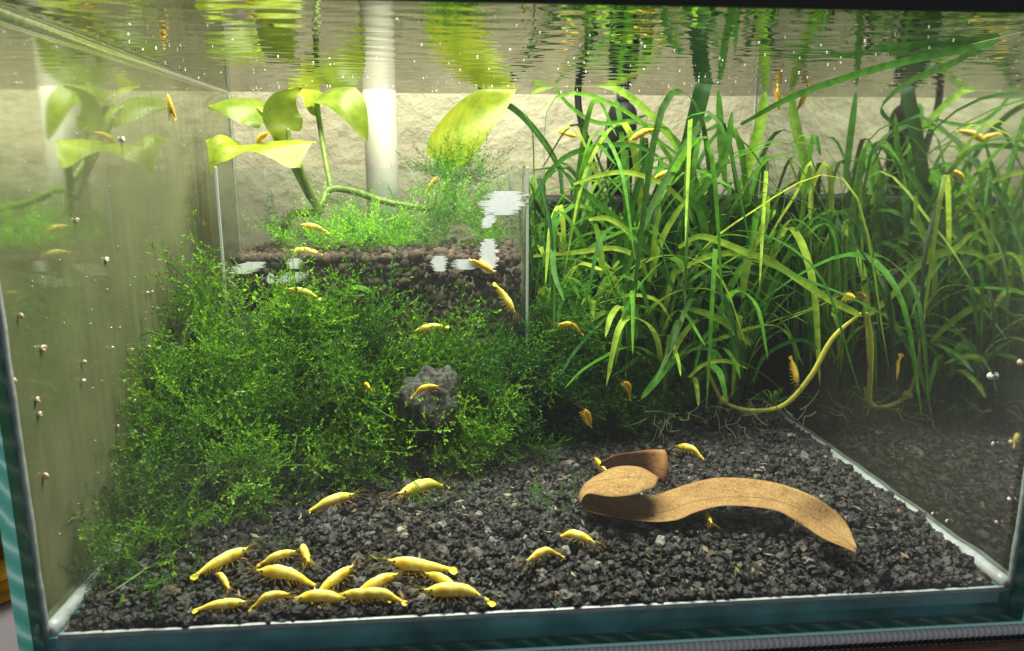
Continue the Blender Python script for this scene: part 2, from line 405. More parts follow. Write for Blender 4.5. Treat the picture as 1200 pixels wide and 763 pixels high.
place(box('bottom_pane', XL+0.0003, XR-0.0003, Y0+0.0003, Y1-0.0003, ZB+0.0003, -0.0001, plain('dark teal base glass', (0.11, 0.33, 0.37), 0.15, 0.6, 0.1, 60, 0.5)), tank)
def bead(a, b, r, mat=None, seg=60, wob=0.25):
    P = catmull([a, b], seg)
    R = [r*(1+wob*mnoise.noise(Vector((i*0.37, a[0]*90, a[2]*50+a[1]*31)))) for i in range(seg)]
    return place(tube('silicone_seam', P, R, mat or M['silicone'], None, 8), tank)
bead((XL+0.004, Y0+0.0006, 0.0002), (XR-0.003, Y0+0.0006, 0.0002), 0.0010)
bead((XL+0.001, Y0+0.001, 0.0012), (XL+0.001, Y1-0.001, 0.0012), 0.0024)
bead((XR-0.001, Y0+0.001, 0.0012), (XR-0.001, Y1-0.001, 0.0012), 0.0024)
bead((XL+0.0006, Y0+0.0008, 0.0), (XL+0.0006, Y0+0.0008, ZW), 0.0009)
bead((XR-0.0006, Y0+0.0008, 0.0), (XR-0.0006, Y0+0.0008, ZW), 0.0009)
msg = plain('greyed silicone', (0.30, 0.30, 0.25), 0.4, 0.4, 0.2, 300, 0.2)
bead((XL+0.0004, Y1-0.0004, 0.0), (XL+0.0004, Y1-0.0004, ZT), 0.0007, msg)
bead((XR-0.0004, Y1-0.0004, 0.0), (XR-0.0004, Y1-0.0004, ZT), 0.0007, msg)
place(box('chamfer', XL-TS, XR+TS, Y0-TH-0.0006, Y0-TH-0.0001, ZB+0.0001, ZB+0.0008, plain('pale cyan glass chamfer', (0.45, 0.85, 0.82), 0.2, 0.6)), tank)
zr = atY(600, 3, Y0-TH-0.002).z
place(box('rim', XL-TH-0.002, XR+TH+0.002, Y0-TH-0.003, Y0-TH-0.0003, zr, ZT+0.006, M['black'], None, 0.0006), tank)

# ------------------------------------------------------------------ water surface with ripples
nx, ny = 420, 640
xs = np.linspace(XL+0.0002, XR-0.0002, nx); ys = np.linspace(Y0+0.0002, Y1-0.0002, ny)
X, Y = np.meshgrid(xs, ys)
Z = np.zeros_like(X)
for i in range(34):
    lam = 0.0042*(1.0+2.6*rng.random()); ang = rng.normal(0, 0.33); amp = 0.0000070*(lam/0.006)**1.15
    k = 2*math.pi/lam
    Z += amp*np.sin(k*(Y*math.cos(ang)+X*math.sin(ang))+rng.random()*6.28)
Z += 0.00004*np.sin(X*37+Y*61)
calm = 0.55+0.45*np.clip((Y-0.25)/0.10, 0, 1)
Z = Z*calm + ZW
idx = np.arange(nx*ny).reshape(ny, nx)
Q = np.stack([idx[:-1, :-1].ravel(), idx[:-1, 1:].ravel(), idx[1:, 1:].ravel(), idx[1:, :-1].ravel()], 1)
wat = link('water', mesh_np('water', np.stack([X.ravel(), Y.ravel(), Z.ravel()], 1), Q), M['water']); wat['kind'] = 'structure'
# meniscus: the water climbs the left glass in a clear rounded bead
mm, nt, out, N, L = nodes('clear meniscus')
tr = N('BsdfTransparent'); gl = N('BsdfGlossy'); gl.inputs['Roughness'].default_value = 0.12; gl.inputs['Color'].default_value = (0.85, 0.88, 0.88, 1)
lw = N('LayerWeight'); lw.inputs['Blend'].default_value = 0.62
tc = N('TexCoord'); nz = N('TexNoise'); nz.inputs['Scale'].default_value = 420; nz.inputs['Detail'].default_value = 3; L(tc.outputs['Object'], nz.inputs['Vector'])
bp = N('Bump'); bp.inputs['Strength'].default_value = 0.5; bp.inputs['Distance'].default_value = 0.0004; L(nz.outputs['Fac'], bp.inputs['Height']); L(bp.outputs[0], gl.inputs['Normal'])
mx = N('MixShader'); L(lw.outputs['Facing'], mx.inputs[0]); L(tr.outputs[0], mx.inputs[1]); L(gl.outputs[0], mx.inputs[2]); L(mx.outputs[0], out.inputs[0])
P = catmull([(XL+0.001, Y0+0.002, ZW-0.0008), (XL+0.001, 0.30, ZW-0.0010), (XL+0.0008, Y1-0.004, ZW-0.0004)], 60)
tube('meniscus', P, np.linspace(0.0030, 0.0011, 60), mm, wat, 10)

# ------------------------------------------------------------------ terrain inside: gravel bed and moss mound heights
def interp(tab, x):
    return float(np.interp(x, [t[0] for t in tab], [t[1] for t in tab]))
gl_px = [(128, 668), (160, 655), (210, 632), (290, 596), (360, 566), (450, 552), (560, 540), (650, 528), (700, 515), (780, 492), (850, 478)]
YG = sorted([(atZ(px, py, 0.008).x, atZ(px, py, 0.008).y) for px, py in gl_px])
ZTOP = [(-0.119, 0.052), (-0.104, 0.072), (-0.085, 0.075), (-0.060, 0.071), (-0.045, 0.062), (-0.030, 0.054), (0.010, 0.052), (0.024, 0.062), (0.040, 0.068), (0.062, 0.060), (0.085, 0.040), (0.105, 0.018), (0.13, 0.010), (0.174, 0.008)]
YT = 0.312
def gz(x, y):
    e = min((x-XL)/0.020, (XR-x)/0.020, 1.0)
    fr = min(max((y-Y0)/0.02, 0), 1)
    fr = min(max((y-Y0)/0.035, 0), 1)
    return 0.0012 + (0.0070*min(1, max(0, e)) + 0.0012)*fr**0.8 + 0.0014*fr*fbm(x, y, 28, 3.1)
def hz(x, y):
    g = gz(x, y); yg = interp(YG, x); zt = interp(ZTOP, x)
    if y <= yg: return g
    s = max(0.0, min(1.0, (y-yg)/max(0.02, YT-yg))); f = s**(0.72+1.1*(1-min(1.0, max(0.0, (x-XL)/0.034))))
    lump = (0.016*fbm(x, y, 33, 7.7)+0.006*fbm(x, y, 110, 4.4, 1))*math.sin(math.pi*min(1, s*0.93))
    return max(g, g+(zt-g)*f+lump)

# soil sheet under the granules
n = 60
xs = np.linspace(XL+0.004, XR-0.004, n); ys = np.linspace(Y0+0.002, Y1-0.002, n)
V = [(x, y, gz(x, y)-0.0022) for y in ys for x in xs]
idx = np.arange(n*n).reshape(n, n); Q = np.stack([idx[:-1, :-1].ravel(), idx[:-1, 1:].ravel(), idx[1:, 1:].ravel(), idx[1:, :-1].ravel()], 1)
o = link('soil_bed', mesh_np('soil_bed', V, Q), plain('black soil', (0.012, 0.012, 0.013), 0.9)); o['kind'] = 'structure'

def pebble_templates(k, sub, amp, ang):
    V, Fc = ico(sub); T = []
    for i in range(k):
        off = Vector((i*3.7, i*1.3, -i*2.1)); s = np.array([rng.uniform(0.8, 1.2), rng.uniform(0.8, 1.2), rng.uniform(0.65, 1.0)])
        d = np.array([1+amp*mnoise.noise(Vector(v)*ang+off)+0.5*amp*mnoise.noise(Vector(v)*ang*2.3+off) for v in V])
        T.append(V*d[:, None]*s)
    return T, Fc
def rand_rot(n):
    q = norm(rng.normal(size=(n, 4))); a, b, c, d = q.T
    R = np.empty((n, 3, 3))
    R[:, 0] = np.stack([1-2*(c*c+d*d), 2*(b*c-a*d), 2*(b*d+a*c)], 1)
    R[:, 1] = np.stack([2*(b*c+a*d), 1-2*(b*b+d*d), 2*(c*d-a*b)], 1)
    R[:, 2] = np.stack([2*(b*d-a*c), 2*(c*d+a*b), 1-2*(b*b+c*c)], 1)
    return R
def pebbles(P, S, cols, T, Fc):
    n = len(P); R = rand_rot(n); which = rng.integers(0, len(T), n); TT = np.array(T)[which]
    V = np.einsum('nij,nkj->nki', R, TT)*S[:, None, None]+P[:, None, :]
    m = V.shape[1]; Fa = (Fc[None]+np.arange(n)[:, None, None]*m).reshape(-1, 3)
    return V.reshape(-1, 3), Fa, np.repeat(cols, m, axis=0)

# gravel: dark angular granules
step = 0.00202; P = []
for iy in range(int((Y1-Y0-0.002)/step)):
    for ix in range(int((XR-XL-0.003)/step)):
        x = XL+0.002+(ix+0.5*(iy % 2))*step+rng.normal(0, 0.0006); y = Y0+0.0018+iy*step+rng.normal(0, 0.0006)
        if y < Y0+0.0016 or x < XL+0.003 or x > XR-0.003: continue
        if y > interp(YG, x)+0.035: continue
        e = min(x-XL, XR-x)                       # ragged bare margin along the side seams
        if e < 0.0050+0.0035*fbm(x*0.2, y, 90, 1.3) : continue
        P.append((x, y, gz(x, y)+rng.normal(0, 0.0007)-0.0006))
for k in range(2):                                 # the face of the bed against the front glass
    for ix in range(int((XR-XL-0.012)/step)):
        x = XL+0.006+ix*step+rng.normal(0, 0.0005)
        P.append((x, Y0+0.0024+rng.random()*0.0008, 0.0012+k*0.0012+rng.normal(0, 0.0004)))
P = np.array(P); n = len(P)
S = np.clip(rng.lognormal(math.log(0.00122), 0.28, n), 0.0006, 0.0025)
g = np.clip(rng.lognormal(math.log(0.018), 0.95, n), 0.004, 0.24)
cols = g[:, None]*np.array([1.06, 1.0, 0.93]); tint = rng.random(n)
cols[tint < 0.05] *= np.array([1.3, 1.1, 0.8]); cols[tint > 0.94] *= np.array([0.85, 0.95, 1.12]); cols[(tint > 0.5) & (tint < 0.504)] = (0.30, 0.29, 0.27)
cols[(tint > 0.52) & (tint < 0.5215)] = (0.22, 0.14, 0.09)
T, Fc = pebble_templates(12, 2, 0.62, 1.9)
V, Fa, cc = pebbles(P, S, cols, T, Fc)
gr = link('gravel', mesh_np('gravel', V, Fa, cc, smooth=False), M['gran'])
tag(gr, 'dark grey angular gravel granules covering the tank floor', 'gravel', kind='stuff')
print('gravel', n, len(Fa))

# ------------------------------------------------------------------ moss
def frond_template(seed, L=0.02, nb=11, blen=0.006, leaf=0.00105, spread=1.0):
    """a feathery moss shoot growing along +Z: stem, alternate side shoots, tiny leaflets; returns verts, quads, tip weight"""
    r = np.random.default_rng(seed); V = []; Q = []; W = []
    bend = r.normal(0, 0.22, 2)
    def stem_pt(t): return np.array([bend[0]*L*t*t, bend[1]*L*t*t, L*t])
    def strip(a, b, wd, wt):
        d = b-a; s = norm(np.cross(d, r.normal(size=3)))*wd; i = len(V)
        V.extend([a-s, a+s, b+s*0.6, b-s*0.6]); Q.append((i, i+1, i+2, i+3)); W.extend([wt]*4)
    def leaflet(p, d, up, sz, wt):
        s = norm(np.cross(d, up))*sz*0.21; i = len(V)
        V.extend([p, p+d*sz*0.5+s, p+d*sz, p+d*sz*0.5-s]); Q.append((i, i+1, i+2, i+3)); W.extend([wt, wt, wt+0.15, wt])
    pts = [stem_pt(t) for t in np.linspace(0, 1, 6)]
    for a, b in zip(pts[:-1], pts[1:]): strip(a, b, 0.00014, 0.35)
    plane = r.random()*6.28
    for k in range(nb):
        t = 0.15+0.83*k/(nb-1); p0 = stem_pt(t); ang = plane+(0 if k % 2 else math.pi)+r.normal(0, 0.55)
        out = np.array([math.cos(ang), math.sin(ang), 0.0]); d = norm(out*spread+np.array([0, 0, 0.55+0.5*t])+r.normal(0, 0.12, 3))
        bl = blen*(1.15-0.65*t)*r.uniform(0.7, 1.2); nl = max(3, int(bl/0.00058)); p1 = p0+d*bl+np.array([0, 0, -bl*0.08])
        strip(p0, p1, 0.00009, 0.3)
        for j in range(nl):
            f = (j+1)/nl; p = p0+(p1-p0)*f; s = norm(np.cross(d, r.normal(size=3)))
            dd = norm(d*0.85+s*(0.75 if j < nl-1 else 0.05)); leaflet(p, dd, r.normal(size=3), leaf*r.uniform(0.75, 1.3), 0.25+0.6*f*f)
    for j in range(8):
        p = stem_pt(0.25+0.75*j/7); d = norm(np.array([r.normal(0, 0.6), r.normal(0, 0.6), 1])); leaflet(p, d, r.normal(size=3), leaf*1.15, 0.3+0.5*j/7)
    return np.array(V), np.array(Q), np.array(W)
TM = [frond_template(100+i, L=l, nb=b_, blen=bl) for i, (l, b_, bl) in enumerate([(0.018, 9, 0.007), (0.024, 12, 0.007), (0.014, 8, 0.005), (0.029, 14, 0.008), (0.020, 10, 0.0085), (0.012, 7, 0.0045)])]
TF = [frond_template(200+i, L=l, nb=15, blen=bl, leaf=0.0011, spread=0.8) for i, (l, bl) in enumerate([(0.026, 0.006), (0.032, 0.007), (0.022, 0.005)])]
def fronds(P, D, scale, base, tip, templates, name):
    """copies of the shoots rooted at P growing along D, in one mesh"""
    VV = []; QQ = []; CC = []; off = 0
    n = len(P); which = rng.integers(0, len(templates), n)
    for k, (V, Q, W) in enumerate(templates):
        s = np.where(which == k)[0]
        if not len(s): continue
        z = norm(D[s]); a = norm(np.cross(z, rng.normal(size=(len(s), 3)))); b = np.cross(z, a)
        X = P[s][:, None]+scale[s][:, None, None]*(V[None, :, 0, None]*a[:, None]+V[None, :, 1, None]*b[:, None]+V[None, :, 2, None]*z[:, None])
        m = len(V)
        QQ.append((Q[None]+(np.arange(len(s))*m)[:, None, None]+off).reshape(-1, 4)); off += m*len(s)
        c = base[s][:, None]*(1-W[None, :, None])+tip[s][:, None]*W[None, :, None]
        VV.append(X.reshape(-1, 3)); CC.append(c.reshape(-1, 3))
    V = np.vstack(VV)
    V[:, 0] = np.clip(V[:, 0], XL+0.0006, XR-0.0006); V[:, 2] = np.maximum(V[:, 2], 0.003)
    return mesh_np(name, V, np.vstack(QQ), np.vstack(CC), smooth=False)
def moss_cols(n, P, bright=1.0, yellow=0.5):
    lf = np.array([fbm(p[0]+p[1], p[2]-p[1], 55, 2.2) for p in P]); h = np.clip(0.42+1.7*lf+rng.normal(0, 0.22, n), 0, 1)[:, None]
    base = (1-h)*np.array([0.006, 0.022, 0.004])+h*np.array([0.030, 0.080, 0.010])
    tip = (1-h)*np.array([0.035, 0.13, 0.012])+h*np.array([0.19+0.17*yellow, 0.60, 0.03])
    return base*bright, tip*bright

def mound(name, x0, x1, y1, hole=None):
    """solid body of the mound (rock and old growth) that the shoots root in"""
    nx, ny = 70, 46; V = []
    for j in range(ny):
        for i in range(nx):
            x = x0+(x1-x0)*i/(nx-1); yg = interp(YG, x); y = yg+0.004+(y1-yg-0.004)*j/(ny-1)
            V.append((x, y, max(0.0012, hz(x, y)-0.006)))
    top = nx*ny
    V += [(v[0], v[1], 0.001) for v in V[:top]]
    idx = np.arange(top).reshape(ny, nx); Q = []
    for j in range(ny-1):
        for i in range(nx-1):
            a, b, c, d = idx[j, i], idx[j, i+1], idx[j+1, i+1], idx[j+1, i]; Q.append((a, b, c, d)); Q.append((a+top, d+top, c+top, b+top))
    ring = list(idx[0, :])+list(idx[1:, -1])+list(idx[-1, -2::-1])+list(idx[-2:0:-1, 0])
    for a, b in zip(ring, ring[1:]+ring[:1]): Q.append((a, a+top, b+top, b))
    return mesh_np(name, V, Q, smooth=True)

def slope_normal(x, y):
    e = 0.002; return norm(np.array([-(hz(x+e, y)-hz(x-e, y))/(2*e), -(hz(x, y+e)-hz(x, y-e))/(2*e), 1.0]))
rock_c = atY(508, 478, 0.279)
def proj(p):
    d = Vector(p)-CAM; z = d.dot(FWD); return CX+F*d.dot(RGT)/z, CY-F*d.dot(UPV)/z
def moss_on(x0, x1, count, ymax, dens=None, ext=1.0):
    P = []; D = []
    tries = 0
    while len(P) < count and tries < count*30:
        tries += 1
        x = rng.uniform(x0, x1); yg = interp(YG, x); y = rng.uniform(yg-0.003, max(ymax, yg+0.02)); z = hz(x, y); nrm = slope_normal(x, y)
        if rng.random() > 0.28/max(0.28, nrm[2]): continue          # equal density over the slope
        qx, qy = proj((x, y, z))
        if ((qx-508)/44)**2+((qy-478)/48)**2 < 1 and rng.random() > 0.62: continue      # the bare rock
        if 425 < qx < 590 and qy < 415 and rng.random() > 0.18: continue
        if 262 < qx <= 425 and qy < 372 and rng.random() > 0.22: continue                 # sparse below the soil box
        if dens and rng.random() > dens(x, y, z): continue
        cl_ = fbm(x*1.3, y*0.6+z, 75, 9.1, 2)
        if cl_ < 0.02 and rng.random() > 0.42: continue                                   # gaps between the clumps
        co = np.array([mnoise.noise(Vector((x*60+k_*9.3, y*60, z*60))) for k_ in range(3)])
        d = norm(nrm*0.70+np.array([0, -0.10, 0.30])+co*1.25+rng.normal(0, 0.26, 3))
        z += 0.005*max(0.0, cl_)
        P.append((x, y, z-0.005+rng.normal(0, 0.002))); D.append(d)
    return np.array(P), np.array(D)

ms = tag(empty('moss_mound', (-0.05, 0.29, 0.003)), 'bright green feathery moss mound against the filmed left glass, below the clear box', 'moss')
mdark = plain('old moss bed', (0.010, 0.022, 0.006), 0.9, 0.2, 1.0, 500, 0.6)
place(link('moss_bed', mound('moss_bed', XL+0.002, 0.012, 0.40), mdark), ms)
P, D = moss_on(XL+0.003, 0.012, 1900, 0.318)
b_, t_ = moss_cols(len(P), P, 1.1, 0.6)
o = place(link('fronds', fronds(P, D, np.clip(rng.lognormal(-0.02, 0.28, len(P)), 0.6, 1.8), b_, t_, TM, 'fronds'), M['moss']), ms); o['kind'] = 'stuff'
ms2 = tag(empty('moss_mound', (0.06, 0.30, 0.003)), 'darker green moss mound at the foot of the strap-leaved plants', 'moss')
place(link('moss_bed', mound('moss_bed', 0.013, 0.115, 0.40), mdark), ms2)
P, D = moss_on(0.012, 0.098, 850, 0.330)
b_, t_ = moss_cols(len(P), P, 0.85, 0.15)
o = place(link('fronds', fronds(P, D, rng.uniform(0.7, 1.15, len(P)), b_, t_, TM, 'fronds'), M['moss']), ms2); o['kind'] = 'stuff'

# small loose sprigs on the gravel
def sprig(px, py, n, rad, label, sc_=0.55):
    c = atZ(px, py, 0.009); P = []; D = []
    for i in range(n):
        x = c.x+rng.normal(0, rad); y = c.y+rng.normal(0, rad*0.6); P.append((x, y, gz(x, y)-0.001)); D.append(norm([rng.normal(), rng.normal(), 0.55]))
    P = np.array(P); b_, t_ = moss_cols(n, P, 0.9, 0.3)
    me = fronds(P, np.array(D), np.full(n, sc_), b_, t_, TM, 'moss_sprig')
    tag(link('moss_sprig', me, M['moss']), label, 'moss')
sprig(652, 590, 16, 0.005, 'small loose moss sprig on gravel in front of the curled brown leaf', 0.5)
sprig(330, 642, 12, 0.004, 'tiny moss sprig lying between shrimps on the gravel', 0.35)
sprig(515, 585, 20, 0.008, 'sparse moss sprig under a shrimp at the foot of the bare rock', 0.55)
sprig(200, 672, 14, 0.005, 'moss sprig fallen on gravel at the left foot of the mound', 0.6)
sprig(160, 655, 22, 0.005, 'moss tuft against the left glass seam on the gravel', 0.7)

# the bare rock
V, Fc = ico(4); d = np.array([1+0.28*mnoise.noise(Vector(v)*1.6)+0.13*mnoise.noise(Vector(v)*4)+0.09*mnoise.noise(Vector(v)*9)+0.05*mnoise.noise(Vector(v)*21) for v in V])
V = V*d[:, None]*np.array([0.0132, 0.011, 0.0150])+np.array(rock_c)+np.array([0, 0.0045, 0])
tag(link('rock', mesh_np('rock', V, Fc), M['rock']), 'rough grey rock showing through the green moss', 'rock')

# ------------------------------------------------------------------ clear box with soil on top of the mound
bx0, bx1 = atY(258, 260, 0.316).x, atY(618, 260, 0.316).x
by0, by1, bz0, bz1 = 0.316, 0.396, 0.0535, atY(440, 197, 0.316).z
bxm = tag(empty('planter_box', ((bx0+bx1)/2, by0, bz0)), 'clear acrylic open-topped box of brown soil resting on the moss mound', 'box')
def acr(name, *a): return place(box(name, *a, M['acrylic']), bxm)
t = 0.0016
acr('front_panel', bx0+t, bx1-t, by0, by0+t, bz0, bz1); acr('back_panel', bx0+t, bx1-t, by1-t, by1, bz0, bz1)
acr('side_panel', bx0, bx0+t, by0, by1, bz0, bz1); acr('side_panel', bx1-t, bx1, by0, by1, bz0, bz1)
acr('bottom_panel', bx0+t, bx1-t, by0+t, by1-t, bz0, bz0+t)
for x in (bx0, bx1): place(box('corner_edge', x-0.0006, x+0.0006, by0-0.0009, by0-0.0001, bz0, bz1+0.0006, M['acredge'], None, 0.0003), bxm)
for x in (bx0+0.0008, bx1-0.0008): place(box('corner_edge', x-0.0004, x+0.0004, by1+0.0001, by1+0.0008, bz0, bz1, M['acredge']), bxm)
# white reflections on the front panel, painted as flat ragged patches
def painted_reflection(cx, cy, hw, hh, seed, slant=0.0):
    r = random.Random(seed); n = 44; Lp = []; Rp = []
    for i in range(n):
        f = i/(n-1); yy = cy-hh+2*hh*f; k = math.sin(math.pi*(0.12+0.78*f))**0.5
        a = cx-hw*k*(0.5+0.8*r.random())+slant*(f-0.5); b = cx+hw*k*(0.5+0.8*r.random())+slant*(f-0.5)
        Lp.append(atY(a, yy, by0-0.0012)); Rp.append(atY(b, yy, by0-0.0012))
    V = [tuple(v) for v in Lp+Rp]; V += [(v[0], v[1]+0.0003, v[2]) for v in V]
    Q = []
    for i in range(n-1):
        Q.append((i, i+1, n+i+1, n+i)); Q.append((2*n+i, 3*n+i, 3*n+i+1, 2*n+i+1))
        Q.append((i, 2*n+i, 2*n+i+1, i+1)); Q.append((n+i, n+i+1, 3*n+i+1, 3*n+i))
    me = bpy.data.meshes.new('painted_reflection'); me.from_pydata(V, [], Q); place(link('painted_reflection', me, M['painted_reflection']), bxm)
painted_reflection(590, 238, 25, 14, 1, -10); painted_reflection(573, 258, 7, 9, 2, -6); painted_reflection(573, 300, 10, 20, 3); painted_reflection(515, 309, 9, 9, 4); painted_reflection(545, 310, 14, 6, 5)
painted_reflection(290, 314, 16, 7, 6, -18); painted_reflection(317, 327, 4, 6, 7); painted_reflection(340, 326, 16, 7, 8, -14); painted_reflection(345, 309, 9, 6, 9)

zs = atY(440, 303, 0.318).z
P = []
st = 0.0034
for k in range(int((zs-bz0-0.003)/st)+1):
    z = bz0+0.0035+k*st
    for i in range(int((bx1-bx0-0.006)/st)+1):
        for row in range(2):
            P.append((bx0+0.0035+i*st+rng.normal(0, 0.0006), by0+t+0.0019+row*0.003+abs(rng.normal(0, 0.0005)), z+rng.normal(0, 0.0006)))
for j in range(int((by1-by0-0.012)/st)):
    for i in range(int((bx1-bx0-0.006)/st)+1):
        x = bx0+0.0035+i*st+rng.normal(0, 0.0007); P.append((x, by0+0.007+j*st+rng.normal(0, 0.0007), zs-0.0008+0.002*fbm(x, j*0.01, 60, 5)+rng.normal(0, 0.0008)))
P = np.array(P); P[:, 0] = np.clip(P[:, 0], bx0+0.0038, bx1-0.0038); P[:, 2] = np.maximum(P[:, 2], bz0+0.0036); n = len(P)
S = np.clip(rng.normal(0.00195, 0.0004, n), 0.001, 0.0028); h = rng.random((n, 1)); dk = np.clip((P[:, 2:3]-bz0)/(zs-bz0), 0, 1)
cols = ((1-h)*np.array([0.022, 0.016, 0.012])+h*np.array([0.115, 0.078, 0.052]))
T, Fc = pebble_templates(7, 2, 0.26, 1.3); V, Fa, cc = pebbles(P, S, cols, T, Fc)
tag(link('soil_granules', mesh_np('soil_granules', V, Fa, cc), M['soil']), 'brown rounded soil granules filling the clear box', 'soil', kind='stuff')

# moss growing inside the box
def box_moss(name, label, pts, n, templ, sc_, bright, yel):
    P = []; D = []
    for i in range(n):
        px, py, Y, s = pts[rng.integers(0, len(pts))]; c = atY(px+rng.normal(0, s), py+rng.normal(0, s*0.35), Y+rng.normal(0, 0.008))
        c.z = max(c.z, zs); c.y = min(max(c.y, by0+0.012), by1-0.01)
        P.append(tuple(c)); D.append(norm([rng.normal(0, 0.75), rng.normal(0, 0.5), 0.75]))
    P = np.array(P); b_, t_ = moss_cols(n, P, bright, yel)
    tag(link(name, fronds(P, np.array(D), rng.uniform(0.5, 1.0, n)*sc_, b_, t_, templ, name), M['moss']), label, 'moss')
box_moss('feather_moss', 'olive feathery moss on brown soil inside the clear box', [(345, 288, .35, 14), (400, 290, .35, 22), (450, 292, .355, 22), (490, 285, .36, 20), (440, 280, .37, 24)], 230, TF, 0.95, 1.9, 0.6)
box_moss('feather_moss', 'tall dark green moss tuft behind the painted white reflection in the clear box', [(520, 262, .37, 16), (550, 265, .37, 18), (535, 235, .375, 12), (580, 285, .36, 14), (525, 212, .38, 7), (550, 215, .38, 9)], 190, TF, 0.95, 1.4, 0.3)

# ------------------------------------------------------------------ plumbing at the back
pp = tag(empty('lift_pipe', (0, 0, 0)), 'thick cream white pipe standing upright behind the clear box', 'pipe')
pc = atY(447, 180, 0.4085); pp.location = (pc.x, pc.y, 0.02)
place(lathe('tube_wall', [(0.0086, 0.02), (0.0086, ZT+0.03), (0.0072, ZT+0.03), (0.0072, 0.03)], M['pipe'], None, 32, (pc.x, pc.y, 0)), pp)
place(lathe('foot_collar', [(0.0094, 0.012), (0.0094, 0.034), (0.0088, 0.036)], M['pipe'], None, 32, (pc.x, pc.y, 0)), pp)

fb = tag(empty('internal_filter', (0.10, 0.40, 0.008)), 'long black internal filter box against the back glass behind the plants', 'filter')
fx0, fx1 = atY(622, 230, 0.39).x, XR-0.006; fz = atY(650, 230, 0.39).z
place(box('body', fx0, fx1, 0.390, 0.417, 0.008, fz, M['black'], None, 0.003), fb)
for i in range(14): place(box('grille_slat', fx0+0.008+i*0.0075, fx0+0.0115+i*0.0075, 0.3884, 0.3897, 0.03, fz-0.012, M['black'], None, 0.0004), fb)
hc = atY(729, 150, 0.404)
ht = tag(empty('heater', (hc.x, hc.y, fz)), 'black rounded heater head rising behind the strap leaves', 'heater')
zt_ = atY(729, 118, 0.404).z; r0 = 0.0078
prof = [(r0*0.80, fz+0.0005), (r0*0.80, fz+0.012), (r0*1.0, fz+0.015)]+[(r0*math.cos(a), zt_-r0+r0*math.sin(a)) for a in np.linspace(0, 1.5, 8)]
place(lathe('heater_head', prof, M['black'], None, 28, (hc.x, hc.y, 0)), ht)
place(lathe('dial', [(0.0035, 0), (0.0035, 0.004), (0.002, 0.0048)], plain('dark grey dial', (0.03, 0.03, 0.035), 0.3), None, 16, (hc.x, hc.y, zt_-0.001)), ht)
P = catmull([atY(695, 195, .408), atY(686, 160, .410), atY(678, 125, .411), Vector((atY(677, 110, .411).x, .411, ZW+0.012))], 24)
P = np.vstack([np.array([[P[0][0]+0.002, P[0][1], fz+0.001]]), P])
tag(tube('cable', P, 0.0019, M['black'], None, 8), 'black cable rising out of the water beside the heater', 'cable')

# ------------------------------------------------------------------ strap-leaved plants
def strap(mid, wid, side, mat, parent, fold=0.18, tipf=0.55, twist=0.0, nseg=20, name='leaf'):
    """a strap leaf: blade with V fold and slight thickness along the midrib points"""
    P = catmull(mid, nseg); T = norm(np.gradient(P, axis=0)); side = np.asarray(side, float); V = []; UV = []
    for i in range(nseg):
        f = i/(nseg-1)
        sd = side-T[i]*np.dot(side, T[i])
        if np.linalg.norm(sd) < 1e-3: sd = np.cross(T[i], [0.3, 1, 0.2])
        sd = norm(sd); nn = np.cross(T[i], sd)
        if twist:
            a = twist*f; sd, nn = sd*math.cos(a)+nn*math.sin(a), nn*math.cos(a)-sd*math.sin(a)
        wv = wid*0.5*min(1, 0.55+1.6*f)*(1.0 if f < tipf else max(0.03, math.sqrt(max(0, 1-((f-tipf)/(1-tipf))**2.2))))
        for j, u in enumerate((-1, -0.5, 0, 0.5, 1)):
            V.append(P[i]+sd*wv*u+nn*(abs(u)*wv*fold)); UV.append((0.5+0.5*u, f))
    V = np.array(V); V[:, 0] = np.clip(V[:, 0], XL+0.0004, XR-0.0004); V[:, 1] = np.clip(V[:, 1], Y0+0.004, Y1-0.0004); V[:, 2] = np.minimum(V[:, 2], ZW-0.0002)
    Q = [(i*5+j, i*5+j+1, (i+1)*5+j+1, (i+1)*5+j) for i in range(nseg-1) for j in range(4)]
    o = link(name, mesh_np(name, V, Q, uv=UV), mat)
    place(o, parent); return o

def rosette(base, n, length, wid, lean, label, group, mats, reach=1.0, tall=1.0, seed=0, name='strap_plant', a0=None):
    r = random.Random(seed); b = Vector(base)
    root = tag(empty(name, b), label, 'plant', group)
    for i in range(n):
        a = (2*math.pi*i/n+r.uniform(-0.5, 0.5)) if a0 is None else r.gauss(a0[0], a0[1])
        Lf = length*r.uniform(0.5, 1.15); out = Vector((math.cos(a), math.sin(a)*0.75, 0)); ou = reach*r.uniform(0.35, 1.1)
        up = tall*r.uniform(0.75, 1.1); ln = Vector(lean)
        p0 = b+out*0.002+Vector((0, 0, -0.002)); p1 = b+out*Lf*0.13*ou+Vector((0, 0, Lf*0.36*up))+ln*Lf*0.2
        p2 = b+out*Lf*0.40*ou+Vector((0, 0, Lf*0.66*up*r.uniform(0.8, 1.05)))+ln*Lf*0.5
        p3 = b+out*Lf*0.80*ou+Vector((0, 0, Lf*0.62*up*r.uniform(0.65, 1.12)))+ln*Lf*0.8
        pts = [p0, p1, p2, p3]
        if ou > 0.62*reach and r.random() < 0.85: pts.append(b+out*Lf*1.02*ou+Vector((0, 0, Lf*0.38*up*r.uniform(0.4, 1.1)))+ln*Lf)
        for q in pts:
            q.x = min(max(q.x, 0.040+r.uniform(0, 0.006)), XR-0.0015+r.uniform(-0.004, 0)); q.y = min(max(q.y, Y0+0.03), Y1-0.003); q.z = min(q.z, ZW-0.0012)
        sd = Vector((-math.sin(a), math.cos(a), r.uniform(-0.3, 0.3)))
        strap(pts, wid*r.uniform(0.55, 1.4), sd, r.choice(mats), root, r.uniform(0.05, 0.3), r.uniform(0.35, 0.65), r.uniform(-0.8, 0.8))
    return root
